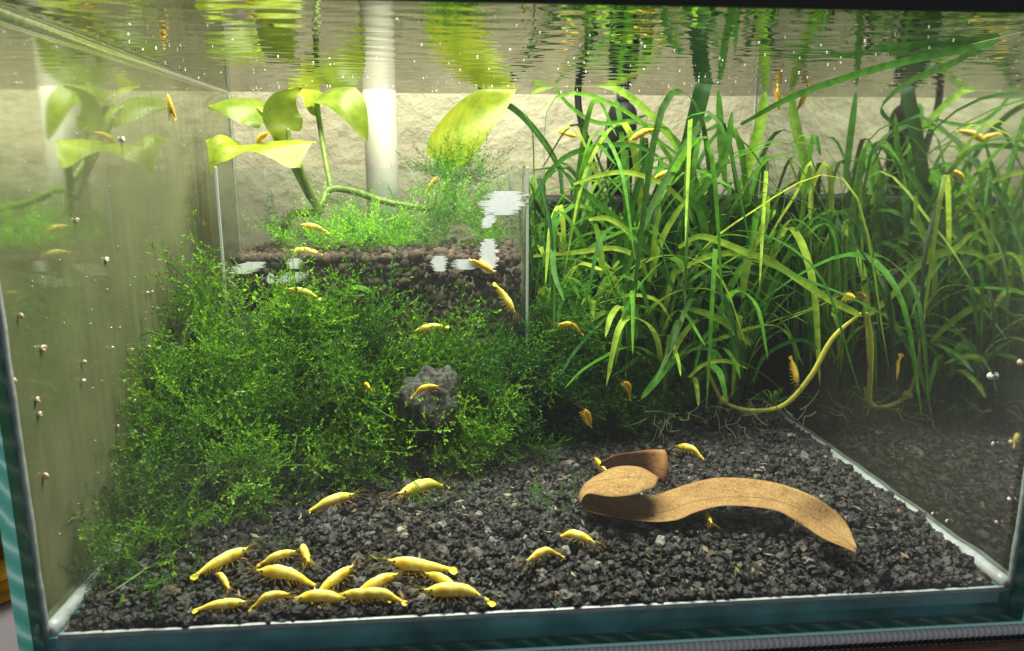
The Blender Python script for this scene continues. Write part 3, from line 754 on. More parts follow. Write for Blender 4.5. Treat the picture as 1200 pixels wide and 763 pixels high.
S_, SY, SD = M['strap'], M['strapY'], M['strapD']
mix1 = [S_, S_, S_, S_, SY, SD]; mixd = [S_, S_, S_, SD, S_, SD, S_, SY]; mixb = [S_, S_, SY]
gA = 'strap-leaved plants crowding the back right corner'
gB = 'small grassy rosettes over the dark moss'
spots = [  # x, y, z, leaves, length, width, mats, reach, tall
    (0.060, 0.372, 0.048, 15, 0.115, 0.0034, mix1, 0.75, 0.95), (0.078, 0.355, 0.040, 16, 0.105, 0.0034, mix1, 0.85, 0.9),
    (0.095, 0.378, 0.030, 16, 0.135, 0.0042, mixd, 0.60, 1.0), (0.100, 0.345, 0.030, 16, 0.110, 0.0038, mix1, 0.8, 0.95),
    (0.118, 0.368, 0.022, 15, 0.140, 0.0048, mixd, 0.55, 1.0), (0.125, 0.340, 0.018, 16, 0.120, 0.0042, mix1, 0.75, 0.95),
    (0.142, 0.372, 0.014, 14, 0.150, 0.0052, mixd, 0.5, 1.0), (0.146, 0.355, 0.012, 15, 0.125, 0.0046, mix1, 0.65, 0.95),
    (0.160, 0.372, 0.010, 12, 0.145, 0.0050, mixd, 0.5, 1.0), (0.110, 0.392, 0.02, 12, 0.135, 0.0046, mixd, 0.6, 0.95)]
for i, (x, y, z, nl, Lf, wd, mt, rc, tl) in enumerate(spots):
    rosette((x, y, z), nl+18, Lf*(1.34 if y > 0.36 else 1.16), wd*(0.60 if y > 0.36 else 0.56), (0.03, -0.04, 0), 'strap-leaved green water plant crowded beside the right glass', gA, mt, rc*1.35, tl, 40+i)
small = [(0.050, 0.335, 0.062, 13, 0.052, 0.0026), (0.066, 0.330, 0.055, 14, 0.058, 0.0026), (0.083, 0.328, 0.044, 14, 0.060, 0.0028), (0.098, 0.322, 0.030, 13, 0.058, 0.0030),
         (0.112, 0.326, 0.022, 12, 0.056, 0.0028), (0.056, 0.350, 0.066, 13, 0.058, 0.0024), (0.046, 0.355, 0.066, 11, 0.060, 0.0024)]
for i, (x, y, z, nl, Lf, wd) in enumerate(small):
    rosette((x, y, z), nl, Lf, wd, (0, -0.1, 0), 'small grassy rosette of narrow green leaves above the dark moss', gB, mixb, 1.15, 0.9, 90+i, 'grass_plant')

# leaves that the photograph shows singly, on one tall plant
tall = tag(empty('tall_strap_plant', (0.098, 0.352, 0.03)), 'tall strap plant with one broad dark leaf rising to the water surface', 'plant')
def key(pts, wpx, mat, parent=tall, side=None, fold=0.15, tipf=0.6, twist=0.0, name='leaf'):
    P = [atY(a, b, c) for a, b, c in pts]; Y = sum(c for _, _, c in pts)/len(pts)
    if side is None:
        d = P[-1]-P[0]; v = Vector((FWD.x, FWD.y, FWD.z)); side = d.cross(v)
    return strap([tuple(p) for p in P], wpx/F*Y*1.02, tuple(side), mat, parent, fold, tipf, twist, 26, name)
key([(768, 345, .352), (775, 300, .352), (793, 235, .354), (812, 150, .358), (827, 88, .362), (833, 70, .366)], 19, SD, tipf=0.9)
key([(672, 216, .335), (700, 206, .333), (735, 202, .332), (775, 215, .331), (803, 240, .331), (812, 262, .332)], 5.5, SY)
key([(790, 338, .330), (765, 300, .330), (735, 268, .331), (700, 238, .333), (662, 205, .336)], 8, S_)
key([(690, 257, .325), (712, 256, .324), (732, 268, .323), (746, 286, .323)], 6, SY)
key([(698, 262, .322), (702, 280, .321), (705, 305, .320), (704, 326, .320)], 7, SY)
key([(625, 300, .33), (680, 295, .326), (720, 291, .324), (748, 303, .322), (760, 328, .322)], 6, SY)
key([(768, 325, .328), (766, 288, .328), (774, 240, .33)], 6, SY)
key([(760, 330, .326), (778, 275, .327), (804, 233, .33)], 7, SY)
key([(802, 230, .332), (818, 245, .331), (827, 278, .33), (825, 335, .33)], 9, S_)
key([(790, 322, .315), (822, 303, .312), (860, 296, .31), (892, 300, .309), (914, 308, .309)], 7, SY)
key([(900, 230, .318), (896, 262, .316), (880, 295, .314), (872, 330, .313), (871, 350, .313)], 9, SY)
key([(804, 361, .312), (832, 369, .310), (860, 385, .308), (881, 406, .307)], 8, SY)
key([(807, 442, .305), (825, 427, .303), (850, 423, .302), (877, 432, .301)], 5, SY)
key([(882, 448, .30), (893, 422, .299), (912, 406, .298), (940, 398, .297), (960, 410, .297)], 5, S_)
key([(560, 107, .40), (605, 130, .40), (640, 170, .398), (660, 208, .396)], 7, SD)
key([(623, 109, .385), (665, 96, .38), (720, 103, .375), (768, 140, .37), (800, 185, .368)], 8, SY)
key([(650, 104, .378), (672, 128, .376), (700, 144, .375), (735, 142, .374), (760, 134, .374)], 5, S_)
key([(625, 232, .35), (655, 190, .35), (690, 174, .35), (740, 170, .35), (775, 185, .35)], 6, S_)
key([(868, 220, .385), (880, 185, .387), (890, 145, .39), (897, 106, .392)], 13, SY, fold=0.3)
key([(850, 215, .375), (845, 170, .378), (842, 105, .38)], 9, S_)
key([(740, 320, .335), (725, 290, .335), (742, 235, .337), (765, 165, .34)], 8, S_)
key([(798, 250, .345), (828, 215, .346), (850, 180, .348), (858, 130, .35)], 9, S_)
fl = tag(empty('floating_leaf', tuple(atY(870, 142, .33))), 'broad dark green leaf floating along the water surface by the right glass', 'leaf')
key([(868, 146, .345), (900, 128, .34), (930, 113, .326), (985, 93, .300), (1060, 72, .266), (1130, 57, .246), (1190, 45, .232)], 8, S_, fl, (0.0, -0.35, 1), 0.1, 0.95)

# yellow runner stalk reaching the right glass, with the green leaf that meets it
run = tag(empty('runner_stalk', tuple(atZ(850, 478, 0.012))), 'bare yellow runner stalk curving up from the gravel to the right glass', 'plant')
P = catmull([atY(826, 425, .330), atY(838, 455, .327), atY(850, 472, .325), atY(880, 481, .322), atY(918, 475, .3147), atY(950, 441, .3055), atY(976, 396, .2995), atX(1009, 367, XR-0.0012)], 48)
place(tube('stalk', P, np.interp(np.linspace(0, 1, 48), [0, .2, .8, 1], [.0008, .0009, .0012, .0006]), M['stalk'], None, 8), run)
V, Fc = ico(2); c0 = np.array(atY(848, 469, .325)); V = V*np.array([0.0024, 0.0022, 0.0022])*(1+0.2*np.sin(V[:, :1]*7))+c0
place(link('node_knob', mesh_np('node_knob', V, Fc), M['stalk']), run)
wallp = atX(1011, 371, XR-0.0008)
strap([tuple(atY(795, 290, .320)), tuple(atY(822, 277, .318)), tuple(atY(868, 293, .308)), tuple(atY(912, 312, .3065)), tuple(atY(965, 347, .298)), tuple(wallp)], 0.0029, tuple(UPV), SY, run, 0.15, 0.92, 0, 28)
def roots(px, py, Y, n, spread, parent, seed):
    r = random.Random(seed)
    for i in range(n):
        c = atY(px+r.gauss(0, spread), py+r.gauss(0, 5), Y); q = [c]
        d = Vector((r.gauss(0, 1), r.gauss(0, .6), r.gauss(-.2, .4)))
        for k in range(4):
            d = d+Vector((r.gauss(0, .6), r.gauss(0, .4), r.gauss(0, .5))); nx_ = q[-1]+d.normalized()*r.uniform(.002, .005)
            nx_.z = max(nx_.z, gz(nx_.x, nx_.y)+0.001); nx_.x = min(nx_.x, XR-.001); q.append(nx_)
        place(tube('root', catmull([tuple(v) for v in q], 14), np.linspace(.00024, .0001, 14), M['root'], None, 4), parent)
roots(850, 486, .318, 16, 26, run, 1); roots(905, 486, .318, 16, 22, run, 2); roots(775, 490, .304, 10, 12, run, 3)
pup = rosette(tuple(atY(905, 482, .322)), 9, 0.026, 0.0013, (0, -0.1, 0), 'tiny rooted plantlet with thin leaves on the yellow runner', None, mixb, 1.2, 0.8, 333, 'plantlet')

# curled green leaf on the moss before the soil box
cl = tag(empty('curled_leaf', tuple(atY(400, 345, .305))), 'curled pale green leaf looping over the moss before the soil box', 'leaf')
key([(385, 352, .307), (402, 340, .303), (420, 337, .300), (434, 343, .299), (439, 354, .300), (428, 362, .302), (412, 372, .304)], 9, S_, cl, (0.1, 1, 0.5), 0.1, 0.95)
cl2 = tag(empty('curled_leaf', tuple(atY(345, 345, .305))), 'dark curled leaf under a shrimp on top of the bright moss', 'leaf')
key([(331, 362, .304), (333, 346, .301), (345, 339, .300), (358, 342, .301), (366, 352, .303)], 8, S_, cl2, (0.1, 1, 0.5), 0.1, 0.95)

# ------------------------------------------------------------------ pothos vine
mleaf, nt, out, N, L = nodes('pothos leaf')
uv = N('UVMap'); sep = N('SeparateXYZ'); L(uv.outputs[0], sep.inputs[0])
ab = N('Math', operation='ABSOLUTE'); sb = N('Math', operation='SUBTRACT'); L(sep.outputs['X'], sb.inputs[0]); sb.inputs[1].default_value = 0.5; L(sb.outputs[0], ab.inputs[0])
vv = N('Math', operation='MULTIPLY_ADD'); L(ab.outputs[0], vv.inputs[0]); vv.inputs[1].default_value = -0.9; L(sep.outputs['Y'], vv.inputs[2])
sn = N('Math', operation='MULTIPLY'); L(vv.outputs[0], sn.inputs[0]); sn.inputs[1].default_value = 55; si = N('Math', operation='SINE'); L(sn.outputs[0], si.inputs[0])
tc = N('TexCoord'); nz = N('TexNoise'); nz.inputs['Scale'].default_value = 110; nz.inputs['Detail'].default_value = 9; nz.inputs['Roughness'].default_value = 0.7; L(tc.outputs['Object'], nz.inputs['Vector'])
ma = N('Math', operation='MULTIPLY_ADD'); L(si.outputs[0], ma.inputs[0]); ma.inputs[1].default_value = 0.022; L(nz.outputs['Fac'], ma.inputs[2])
r = ramp(N, [(0.25, (0.14, 0.22, 0.015)), (0.5, (0.33, 0.42, 0.025)), (0.75, (0.52, 0.56, 0.05))]); L(ma.outputs[0], r.inputs['Fac'])
oi = N('ObjectInfo'); mo = N('MapRange'); mo.inputs[3].default_value = 0.75; mo.inputs[4].default_value = 1.15; L(oi.outputs['Random'], mo.inputs[0])
vs_ = N('VectorMath', operation='SCALE'); L(r.outputs[0], vs_.inputs[0]); L(mo.outputs[0], vs_.inputs['Scale'])
p = N('BsdfPrincipled'); p.inputs['Roughness'].default_value = 0.32; L(vs_.outputs[0], p.inputs['Base Color'])
tl = N('BsdfTranslucent'); hs = N('HueSaturation'); hs.inputs['Value'].default_value = 1.45; L(vs_.outputs[0], hs.inputs['Color']); L(hs.outputs[0], tl.inputs['Color'])
mx = N('MixShader'); mx.inputs[0].default_value = 0.5; L(p.outputs[0], mx.inputs[1]); L(tl.outputs[0], mx.inputs[2]); L(mx.outputs[0], out.inputs[0])
mstem = plain('green vine stem', (0.16, 0.24, 0.035), 0.4, 0.5, 0.15, 300, 0.3, 0.2)

vine = tag(empty('pothos_vine', tuple(atY(375, 248, .352))), 'yellow-green heart-leaved vine rooted in the soil of the clear box', 'vine')
def heart(mid, W, side, name='leaf', cup=0.12, mat=None, n=22, m=13, asym=0.0):
    """heart-shaped blade along the midrib points; side may be a list (one per midrib point)"""
    P = catmull(mid, n); T = norm(np.gradient(P, axis=0))
    SD_ = catmull([norm(s) for s in side], n) if isinstance(side[0], (tuple, list)) else np.tile(norm(side), (n, 1)); V = []; UV = []
    for i in range(n):
        f = i/(n-1); sd = norm(SD_[i]-T[i]*np.dot(SD_[i], T[i])); nn = np.cross(T[i], sd)
        wv = 0.5*W*(max(0.0, math.sin(math.pi*min(1, (0.06+0.94*f))**0.62))**0.8)*(1.0 if f < 0.98 else 0.5)+0.0002
        for j in range(m):
            u = -1+2*j/(m-1); back = -0.17*W*max(0, 1-f*3.2)*abs(u)*(1-0.4*abs(u))
            V.append(P[i]+sd*wv*u*(1+asym*u)+T[i]*back+nn*(cup*W*u*u*0.5+0.018*W*math.sin(f*9+u*3))); UV.append((0.5+0.5*u, f))
    V = np.array(V); V[:, 2] = np.minimum(V[:, 2], ZW-0.00015)
    Q = [(i*m+j, i*m+j+1, (i+1)*m+j+1, (i+1)*m+j) for i in range(n-1) for j in range(m-1)]
    return place(link(name, mesh_np(name, V, Q, uv=UV), mat or mleaf), vine)
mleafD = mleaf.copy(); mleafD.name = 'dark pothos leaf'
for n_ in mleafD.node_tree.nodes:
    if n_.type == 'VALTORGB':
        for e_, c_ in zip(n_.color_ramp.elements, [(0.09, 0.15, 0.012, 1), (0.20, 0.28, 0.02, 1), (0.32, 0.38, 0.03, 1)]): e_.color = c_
def stem(pts, r, name='stem'):
    P = catmull([tuple(atY(*q)) for q in pts], 30); return place(tube(name, P, r, mstem, None, 8), vine)
A = lambda *q: tuple(atY(*q))
# the big saddle-shaped leaf
TE = catmull([A(*q) for q in [(241, 164, .350), (257, 158, .351), (277, 166, .352), (294, 173, .353), (331, 167, .353), (357, 164, .352), (372, 167, .350)]], 40)
BE = catmull([A(*q) for q in [(247, 204, .338), (255, 193, .337), (268, 186, .336), (291, 179, .336), (320, 186, .336), (341, 197, .337), (352, 198, .339)]], 40)
V = []; UV = []
for i in range(40):
    for j in range(11):
        u = j/10; c = TE[i]*(1-u)+BE[i]*u; V.append(c+np.array([0, 0, 0.0035*math.sin(math.pi*u)*(1-0.6*math.exp(-((i-17)/6)**2))-0.0006*math.sin(u*9+i*0.4)])); UV.append((0.5+0.5*(u*2-1), i/39))
Q = [(i*11+j, i*11+j+1, (i+1)*11+j+1, (i+1)*11+j) for i in range(39) for j in range(10)]
place(link('leaf', mesh_np('leaf', V, Q, uv=UV), mleaf), vine)
# two smaller leaves behind it
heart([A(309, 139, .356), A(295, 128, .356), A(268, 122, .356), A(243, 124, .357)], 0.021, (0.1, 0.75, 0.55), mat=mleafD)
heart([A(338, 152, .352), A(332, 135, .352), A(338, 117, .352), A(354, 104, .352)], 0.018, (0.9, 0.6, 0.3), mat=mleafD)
heart([A(334, 170, .358), A(328, 150, .358), A(318, 132, .358), A(300, 124, .358)], 0.012, (0.5, 0.8, 0.3))
# leaf lying against the surface, one half hanging
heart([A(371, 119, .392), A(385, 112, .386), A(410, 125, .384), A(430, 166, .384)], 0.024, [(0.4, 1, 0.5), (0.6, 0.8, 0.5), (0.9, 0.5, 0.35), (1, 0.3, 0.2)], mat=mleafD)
heart([A(374, 121, .398), A(365, 112, .396), A(352, 106, .394), A(338, 104, .39)], 0.026, (0.3, 1, 0.25))
# broad leaf leaning up to the surface at right
heart([A(518, 188, .392), A(532, 168, .392), A(560, 135, .393), A(585, 115, .394), A(606, 100, .395)], 0.0245, (-0.75, 0.25, 0.62), cup=0.1)
stem([(376, 250, .352), (366, 232, .350), (355, 208, .346), (348, 190, .342)], np.linspace(.0021, .0016, 30), 'petiole')
stem([(388, 222, .362), (382, 190, .375), (376, 155, .386), (371, 119, .392)], .0013, 'petiole')
stem([(362, 232, .352), (340, 190, .354), (325, 163, .355), (308, 138, .356)], .0011, 'petiole')
stem([(364, 234, .353), (348, 200, .353), (340, 172, .352), (337, 151, .352)], .0011, 'petiole')
stem([(332, 268, .350), (345, 250, .352), (366, 250, .352), (378, 238, .355), (382, 225, .36), (395, 221, .364), (420, 226, .37), (450, 236, .374), (490, 243, .376), (510, 246, .376), (512, 260, .376)], .0017, 'vine_stem')
stem([(332, 268, .350), (327, 285, .350), (325, 297, .350)], .0014, 'vine_stem')
stem([(510, 246, .377), (524, 222, .384), (522, 205, .388), (518, 188, .392)], .0012, 'petiole')

# ------------------------------------------------------------------ dead brown leaf
mdl, nt, out, N, L = nodes('dry brown leaf')
uv = N('UVMap'); tc = N('TexCoord'); sep = N('SeparateXYZ'); L(uv.outputs[0], sep.inputs[0])
nz = N('TexNoise'); nz.inputs['Scale'].default_value = 230; nz.inputs['Detail'].default_value = 9; nz.inputs['Roughness'].default_value = 0.7; L(tc.outputs['Object'], nz.inputs['Vector'])
mpv = N('Mapping'); mpv.inputs['Scale'].default_value = (2, 22, 1); L(uv.outputs[0], mpv.inputs['Vector'])
n2 = N('TexNoise'); n2.inputs['Scale'].default_value = 9; n2.inputs['Detail'].default_value = 6; L(mpv.outputs[0], n2.inputs['Vector'])
ad = N('Math', operation='ADD'); L(nz.outputs['Fac'], ad.inputs[0]); L(n2.outputs['Fac'], ad.inputs[1])
hf = N('Math', operation='MULTIPLY'); L(ad.outputs[0], hf.inputs[0]); hf.inputs[1].default_value = 0.5
r = ramp(N, [(0.33, (0.11, 0.05, 0.018)), (0.42, (0.28, 0.155, 0.052)), (0.53, (0.39, 0.24, 0.088)), (0.68, (0.52, 0.355, 0.155))]); L(hf.outputs[0], r.inputs['Fac'])
sb = N('Math', operation='SUBTRACT'); L(sep.outputs['X'], sb.inputs[0]); sb.inputs[1].default_value = 0.42
ab = N('Math', operation='ABSOLUTE'); L(sb.outputs[0], ab.inputs[0])
lt = N('MapRange'); lt.inputs[1].default_value = 0.008; lt.inputs[2].default_value = 0.03; lt.inputs[3].default_value = 0.68; lt.inputs[4].default_value = 1.0; L(ab.outputs[0], lt.inputs[0])
vsx = N('VectorMath', operation='SCALE'); L(r.outputs[0], vsx.inputs[0]); L(lt.outputs[0], vsx.inputs['Scale'])
# side veins
ab2 = N('Math', operation='MULTIPLY_ADD'); L(ab.outputs[0], ab2.inputs[0]); ab2.inputs[1].default_value = -0.35; L(sep.outputs['Y'], ab2.inputs[2])
sn = N('Math', operation='MULTIPLY'); L(ab2.outputs[0], sn.inputs[0]); sn.inputs[1].default_value = 70; si = N('Math', operation='SINE'); L(sn.outputs[0], si.inputs[0])
hh = N('Math', operation='MULTIPLY_ADD'); L(si.outputs[0], hh.inputs[0]); hh.inputs[1].default_value = 0.07; L(hf.outputs[0], hh.inputs[2])
vn = N('MapRange'); vn.inputs[1].default_value = 0.80; vn.inputs[2].default_value = 1.0; vn.inputs[3].default_value = 1.0; vn.inputs[4].default_value = 0.86; L(si.outputs[0], vn.inputs[0])
vsy = N('VectorMath', operation='SCALE'); L(vsx.outputs[0], vsy.inputs[0]); L(vn.outputs[0], vsy.inputs['Scale']); vsx = vsy
b = N('Bump'); b.inputs['Strength'].default_value = 0.5; b.inputs['Distance'].default_value = 0.0005; L(hh.outputs[0], b.inputs['Height'])
p = N('BsdfPrincipled'); p.inputs['Roughness'].default_value = 0.75; p.inputs['Specular IOR Level'].default_value = 0.25; L(vsx.outputs[0], p.inputs['Base Color']); L(b.outputs[0], p.inputs['Normal'])
tl = N('BsdfTranslucent'); L(vsx.outputs[0], tl.inputs['Color']); mx = N('MixShader'); mx.inputs[0].default_value = 0.22; L(p.outputs[0], mx.inputs[1]); L(tl.outputs[0], mx.inputs[2]); L(mx.outputs[0], out.inputs[0])

dead = tag(empty('dead_leaf', tuple(atZ(770, 600, 0.009))), 'curled dry brown leaf lying on the dark gravel', 'leaf')
mdl2 = mdl.copy(); mdl2.name = 'redder underside of the dry leaf'
for n_ in mdl2.node_tree.nodes:
    if n_.type == 'VALTORGB':
        for e_, c_ in zip(n_.color_ramp.elements, [(0.09, 0.035, 0.012, 1), (0.25, 0.11, 0.035, 1), (0.38, 0.19, 0.07, 1), (0.48, 0.27, 0.11, 1)]): e_.color = c_
def sheet(name, E0, E1, n, m, cup, sag=0.0, mat=None):
    A0 = catmull([tuple(atZ(q[0], q[1], q[2]+0.0038)) for q in E0], n); A1 = catmull([tuple(atZ(q[0], q[1], q[2]+0.0038)) for q in E1], n); V = []; UV = []
    for i in range(n):
        d = A1[i]-A0[i]; t_ = norm(A0[min(i+1, n-1)]-A0[max(i-1, 0)]); nn = norm(np.cross(t_, d)); wd = np.linalg.norm(d)
        if nn[2] < 0 and cup > 0 and False: nn = -nn
        for j in range(m):
            u = j/(m-1); V.append(A0[i]+d*u+nn*cup*wd*math.sin(math.pi*u)+nn*0.0009*mnoise.noise(Vector((i*0.10, u*2.2, 1.7)))); UV.append((u, i/(n-1)))
    Q = [(i*m+j, i*m+j+1, (i+1)*m+j+1, (i+1)*m+j) for i in range(n-1) for j in range(m-1)]
    o = link(name, mesh_np(name, V, Q, uv=UV), mat or mdl); place(o, dead)
    sm = o.modifiers.new('thickness', 'SOLIDIFY'); sm.thickness = 0.00014; sm.offset = 0
    return o
# blade: tip at right, along the gravel to the left, then rolled up and over
front = [(1003, 648, .0105), (968, 632, .0105), (935, 612, .011), (905, 598, .013), (850, 594, .014), (815, 600, .0115), (790, 609, .0095), (755, 611, .0095), (715, 606, .0105), (688, 597, .0115), (680, 589, .0145), (689, 580, .0170), (714, 582, .0190), (744, 580, .0195), (768, 571, .0190)]
back = [(1004, 640, .0105), (988, 608, .013), (952, 581, .019), (905, 566, .017), (845, 560, .017), (810, 566, .0155), (785, 574, .0125), (765, 580, .0105), (730, 582, .0095), (700, 580, .0115), (688, 572, .0135), (700, 557, .0170), (720, 547, .0185), (750, 547, .0190), (773, 561, .0185)]
sheet('blade', front, back, 90, 11, 0.07)
sheet('rolled_flap', [(703, 546, .012), (722, 548, .010), (750, 553, .009), (775, 566, .0085), (780, 568, .0075)], [(704, 541, .0145), (722, 533, .0175), (752, 528, .0195), (777, 527, .0200), (781, 531, .0190)], 30, 8, 0.10, mat=mdl2)

# ------------------------------------------------------------------ shrimps
def shrimp_mat(name, c0, c1, c2):
    m, nt, out, N, L = nodes(name)
    tc = N('TexCoord'); nz = N('TexNoise'); nz.inputs['Scale'].default_value = 9; nz.inputs['Detail'].default_value = 6; nz.inputs['Roughness'].default_value = 0.65; L(tc.outputs['Object'], nz.inputs['Vector'])
    sep = N('SeparateXYZ'); L(tc.outputs['Object'], sep.inputs[0])
    # paler along the back, amber gut and gill patch inside the carapace
    zz = N('MapRange'); zz.inputs[1].default_value = -0.13; zz.inputs[2].default_value = 0.09; zz.inputs[3].default_value = -0.16; zz.inputs[4].default_value = 0.20; L(sep.outputs['Z'], zz.inputs[0])
    dv = N('VectorMath', operation='DISTANCE'); L(tc.outputs['Object'], dv.inputs[0]); dv.inputs[1].default_value = (0.25, 0.0, -0.03)
    pt = N('MapRange', interpolation_type='SMOOTHSTEP'); pt.inputs[1].default_value = 0.16; pt.inputs[2].default_value = 0.07; pt.inputs[3].default_value = 0.0; pt.inputs[4].default_value = -0.22; L(dv.outputs['Value'], pt.inputs[0])
    a1 = N('Math', operation='ADD'); L(nz.outputs['Fac'], a1.inputs[0]); L(zz.outputs[0], a1.inputs[1])
    a2 = N('Math', operation='ADD'); L(a1.outputs[0], a2.inputs[0]); L(pt.outputs[0], a2.inputs[1])
    r = ramp(N, [(0.22, c0), (0.48, c1), (0.75, c2)]); L(a2.outputs[0], r.inputs['Fac'])
    b = N('Bump'); b.inputs['Strength'].default_value = 0.35; b.inputs['Distance'].default_value = 0.0006; L(nz.outputs['Fac'], b.inputs['Height'])
    p = N('BsdfPrincipled'); p.inputs['Roughness'].default_value = 0.34; p.inputs['Subsurface Weight'].default_value = 0.4; p.inputs['Subsurface Scale'].default_value = 0.0015; p.inputs['Subsurface Radius'].default_value = (1, .6, .1)
    L(r.outputs[0], p.inputs['Base Color']); L(b.outputs[0], p.inputs['Normal']); L(p.outputs[0], out.inputs[0]); return m
mY = shrimp_mat('yellow shrimp shell', (0.72, 0.46, 0.015), (0.93, 0.76, 0.07), (0.97, 0.90, 0.30))
mO = shrimp_mat('amber shrimp shell', (0.60, 0.32, 0.012), (0.78, 0.50, 0.03), (0.88, 0.64, 0.10))
mLeg = plain('pale yellow limbs', (0.80, 0.58, 0.06), 0.5, 0.4, 0, 100, 0, 0.35)
mEye = plain('black eye', (0.012, 0.009, 0.008), 0.15, 0.6)
def shrimp_meshes(tag_, hump, tailbend, yaw):
    """unit-length shrimp, head along +X: body, tail fan, legs, swimmerets, feelers, eyes"""
    xs = np.array([.50, .46, .42, .37, .30, .22, .13, .04, -.05, -.14, -.22, -.30, -.37, -.43])
    hh = np.array([.005, .014, .036, .070, .098, .112, .112, .104, .094, .082, .068, .054, .042, .032])
    ww = np.array([.005, .014, .036, .054, .068, .076, .076, .072, .066, .058, .048, .040, .034, .030])
    zc = -0.02+hump*np.cos((xs-0.02)*2.6)-hump-np.where(xs < -.08, tailbend*0.22*(1/(1+np.exp((xs+.24)/.055))), 0)+np.where(xs > .35, 0.25*(xs-.35), 0)
    yc = yaw*np.where(xs < 0, xs*xs*2.0, 0)
    k = 14; n = 52; t = np.linspace(0, 1, n); tt = np.linspace(0, 1, len(xs))
    I = lambda a: np.interp(t, tt, a)
    X, H, W, Zc, Yc = I(xs), I(hh), I(ww), I(zc), I(yc); V = []
    for i in range(n):
        seg = 1+(0.045*(1-abs(math.sin((X[i]+.02)*30))**0.5) if X[i] < 0.07 else 0.02*math.exp(-((X[i]-.09)/.02)**2))
        for j in range(k):
            a = 2*math.pi*j/k; cz = math.sin(a); low = 0.86 if cz < 0 else 1.0
            ir = 1+0.10*mnoise.noise(Vector((X[i]*9, math.cos(a)*1.3+hump*50, cz*1.3)))+(0.10*abs(math.sin(X[i]*38)) if cz < -0.5 else 0)
            V.append((X[i], Yc[i]+W[i]*seg*ir*math.cos(a)*(1-0.15*max(0, cz)), Zc[i]+H[i]*seg*ir*cz*low))
    Q = [(i*k+j, i*k+(j+1) % k, (i+1)*k+(j+1) % k, (i+1)*k+j) for i in range(n-1) for j in range(k)]
    body = mesh_np('body'+tag_, V, Q)
    # rostrum ridge is part of the body outline; tail fan of four blades
    te = np.array([X[-1], Yc[-1], Zc[-1]]); dirx = norm(te-np.array([X[-5], Yc[-5], Zc[-5]])); V = []; Q = []
    for a in (-0.75, -0.28, 0.28, 0.75):
        sdv = np.array([0, 1, 0]); d = norm(dirx+sdv*a+np.array([0, 0, -0.15])); s = norm(np.cross(d, [0, 0, 1])); L_ = 0.135
        i = len(V)
        for f, wd in ((0, .020), (.4, .040), (.8, .044), (1, .020)):
            V += [te-dirx*.02+d*L_*f-s*wd, te-dirx*.02+d*L_*f+np.array([0, 0, .008*(1-f)]), te-dirx*.02+d*L_*f+s*wd]
        for q in range(3):
            for e in range(2): Q.append((i+q*3+e, i+q*3+e+1, i+q*3+e+4, i+q*3+e+3))
    fan = mesh_np('tail_fan'+tag_, V, Q)
    def limbs(specs, r):
        V = []; Q = []
        for pts in specs:
            v, q = tube_arrays(catmull(pts, 8), np.linspace(r, r*0.45, 8), 4, cap=False); Q += [tuple(x+len(V) for x in f) for f in q]; V += list(v)
        return V, Q
    legs = []
    r_ = random.Random(hash(tag_) % 97 if False else len(tag_)*7)
    for s in (-1, 1):
        for i in range(5):
            x0 = 0.29-i*0.062; z0 = float(np.interp(-x0, -X, Zc-H*0.72)); sx = 0.10-i*0.055
            m_ = mesh_np('leg', *limbs([[(x0, s*.03, z0), (x0+sx*.6, s*.075, z0-.02), (x0+sx*1.1, s*.10, z0-.055), (x0+sx*1.2, s*.105, z0-.10)]], .009)); legs.append(m_)
    sw = []
    for i in range(5):
        x0 = -0.02-i*0.062; z0 = float(np.interp(-x0, -X, Zc-H*0.78)); y0_ = float(np.interp(-x0, -X, Yc))
        for s in (-1, 1): sw.append([(x0, y0_+s*.02, z0), (x0-.012, y0_+s*.035, z0-.035), (x0-.045, y0_+s*.04, z0-.07)])
    sw = mesh_np('swimmerets'+tag_, *limbs(sw, .017))
    zf = float(np.interp(-.45, -X, Zc)); fe = []
    for s in (-1, 1):
        for q in range(3): fe.append([(.40, s*.02, zf-.03), (.47, s*(.02+.02*q), zf-.06-.02*q), (.52-.03*q, s*.03, zf-.11-.01*q), (.50-.03*q, s*.03, zf-.15)])
        for q in range(3): fe.append([(.45, s*.012, zf), (.56, s*(.04+.03*q), zf+.03-.04*q), (.70, s*(.09+.05*q), zf+.05-.07*q), (.80-.02*q, s*(.14+.07*q), zf+.02-.08*q)])
    fe = mesh_np('feelers'+tag_, *limbs(fe, .0018))
    V, Fc = ico(2); eyes = []
    ze = float(np.interp(-.395, -X, Zc+H*0.55))
    for s in (-1, 1): eyes.append(mesh_np('eye', V*0.019+np.array([.395, s*.046, ze]), Fc))
    for me, mt in [(body, None), (fan, None), (sw, None)]: pass
    low = min(min(v.co.z for v in m_.vertices) for m_ in legs)
    return dict(body=body, tail_fan=fan, leg=legs, swimmerets=sw, feelers=fe, eye=eyes, low=low)
KINDS = [shrimp_meshes('', .06, .30, .05), shrimp_meshes('_bent', .12, .75, .16), shrimp_meshes('_straight', .02, .10, -.14), shrimp_meshes('_arched', .10, .45, -.10), shrimp_meshes('_slim', .04, .55, .20)]
for K in KINDS:
    for m_ in K['leg']+[K['swimmerets'], K['feelers']]: m_.materials.append(mLeg)
    for m_ in K['eye']: m_.materials.append(mEye)
    K['amber'] = {}
    for q in ('body', 'tail_fan'):
        K['amber'][q] = K[q].copy(); K['amber'][q].materials.append(mO); K[q].materials.append(mY)
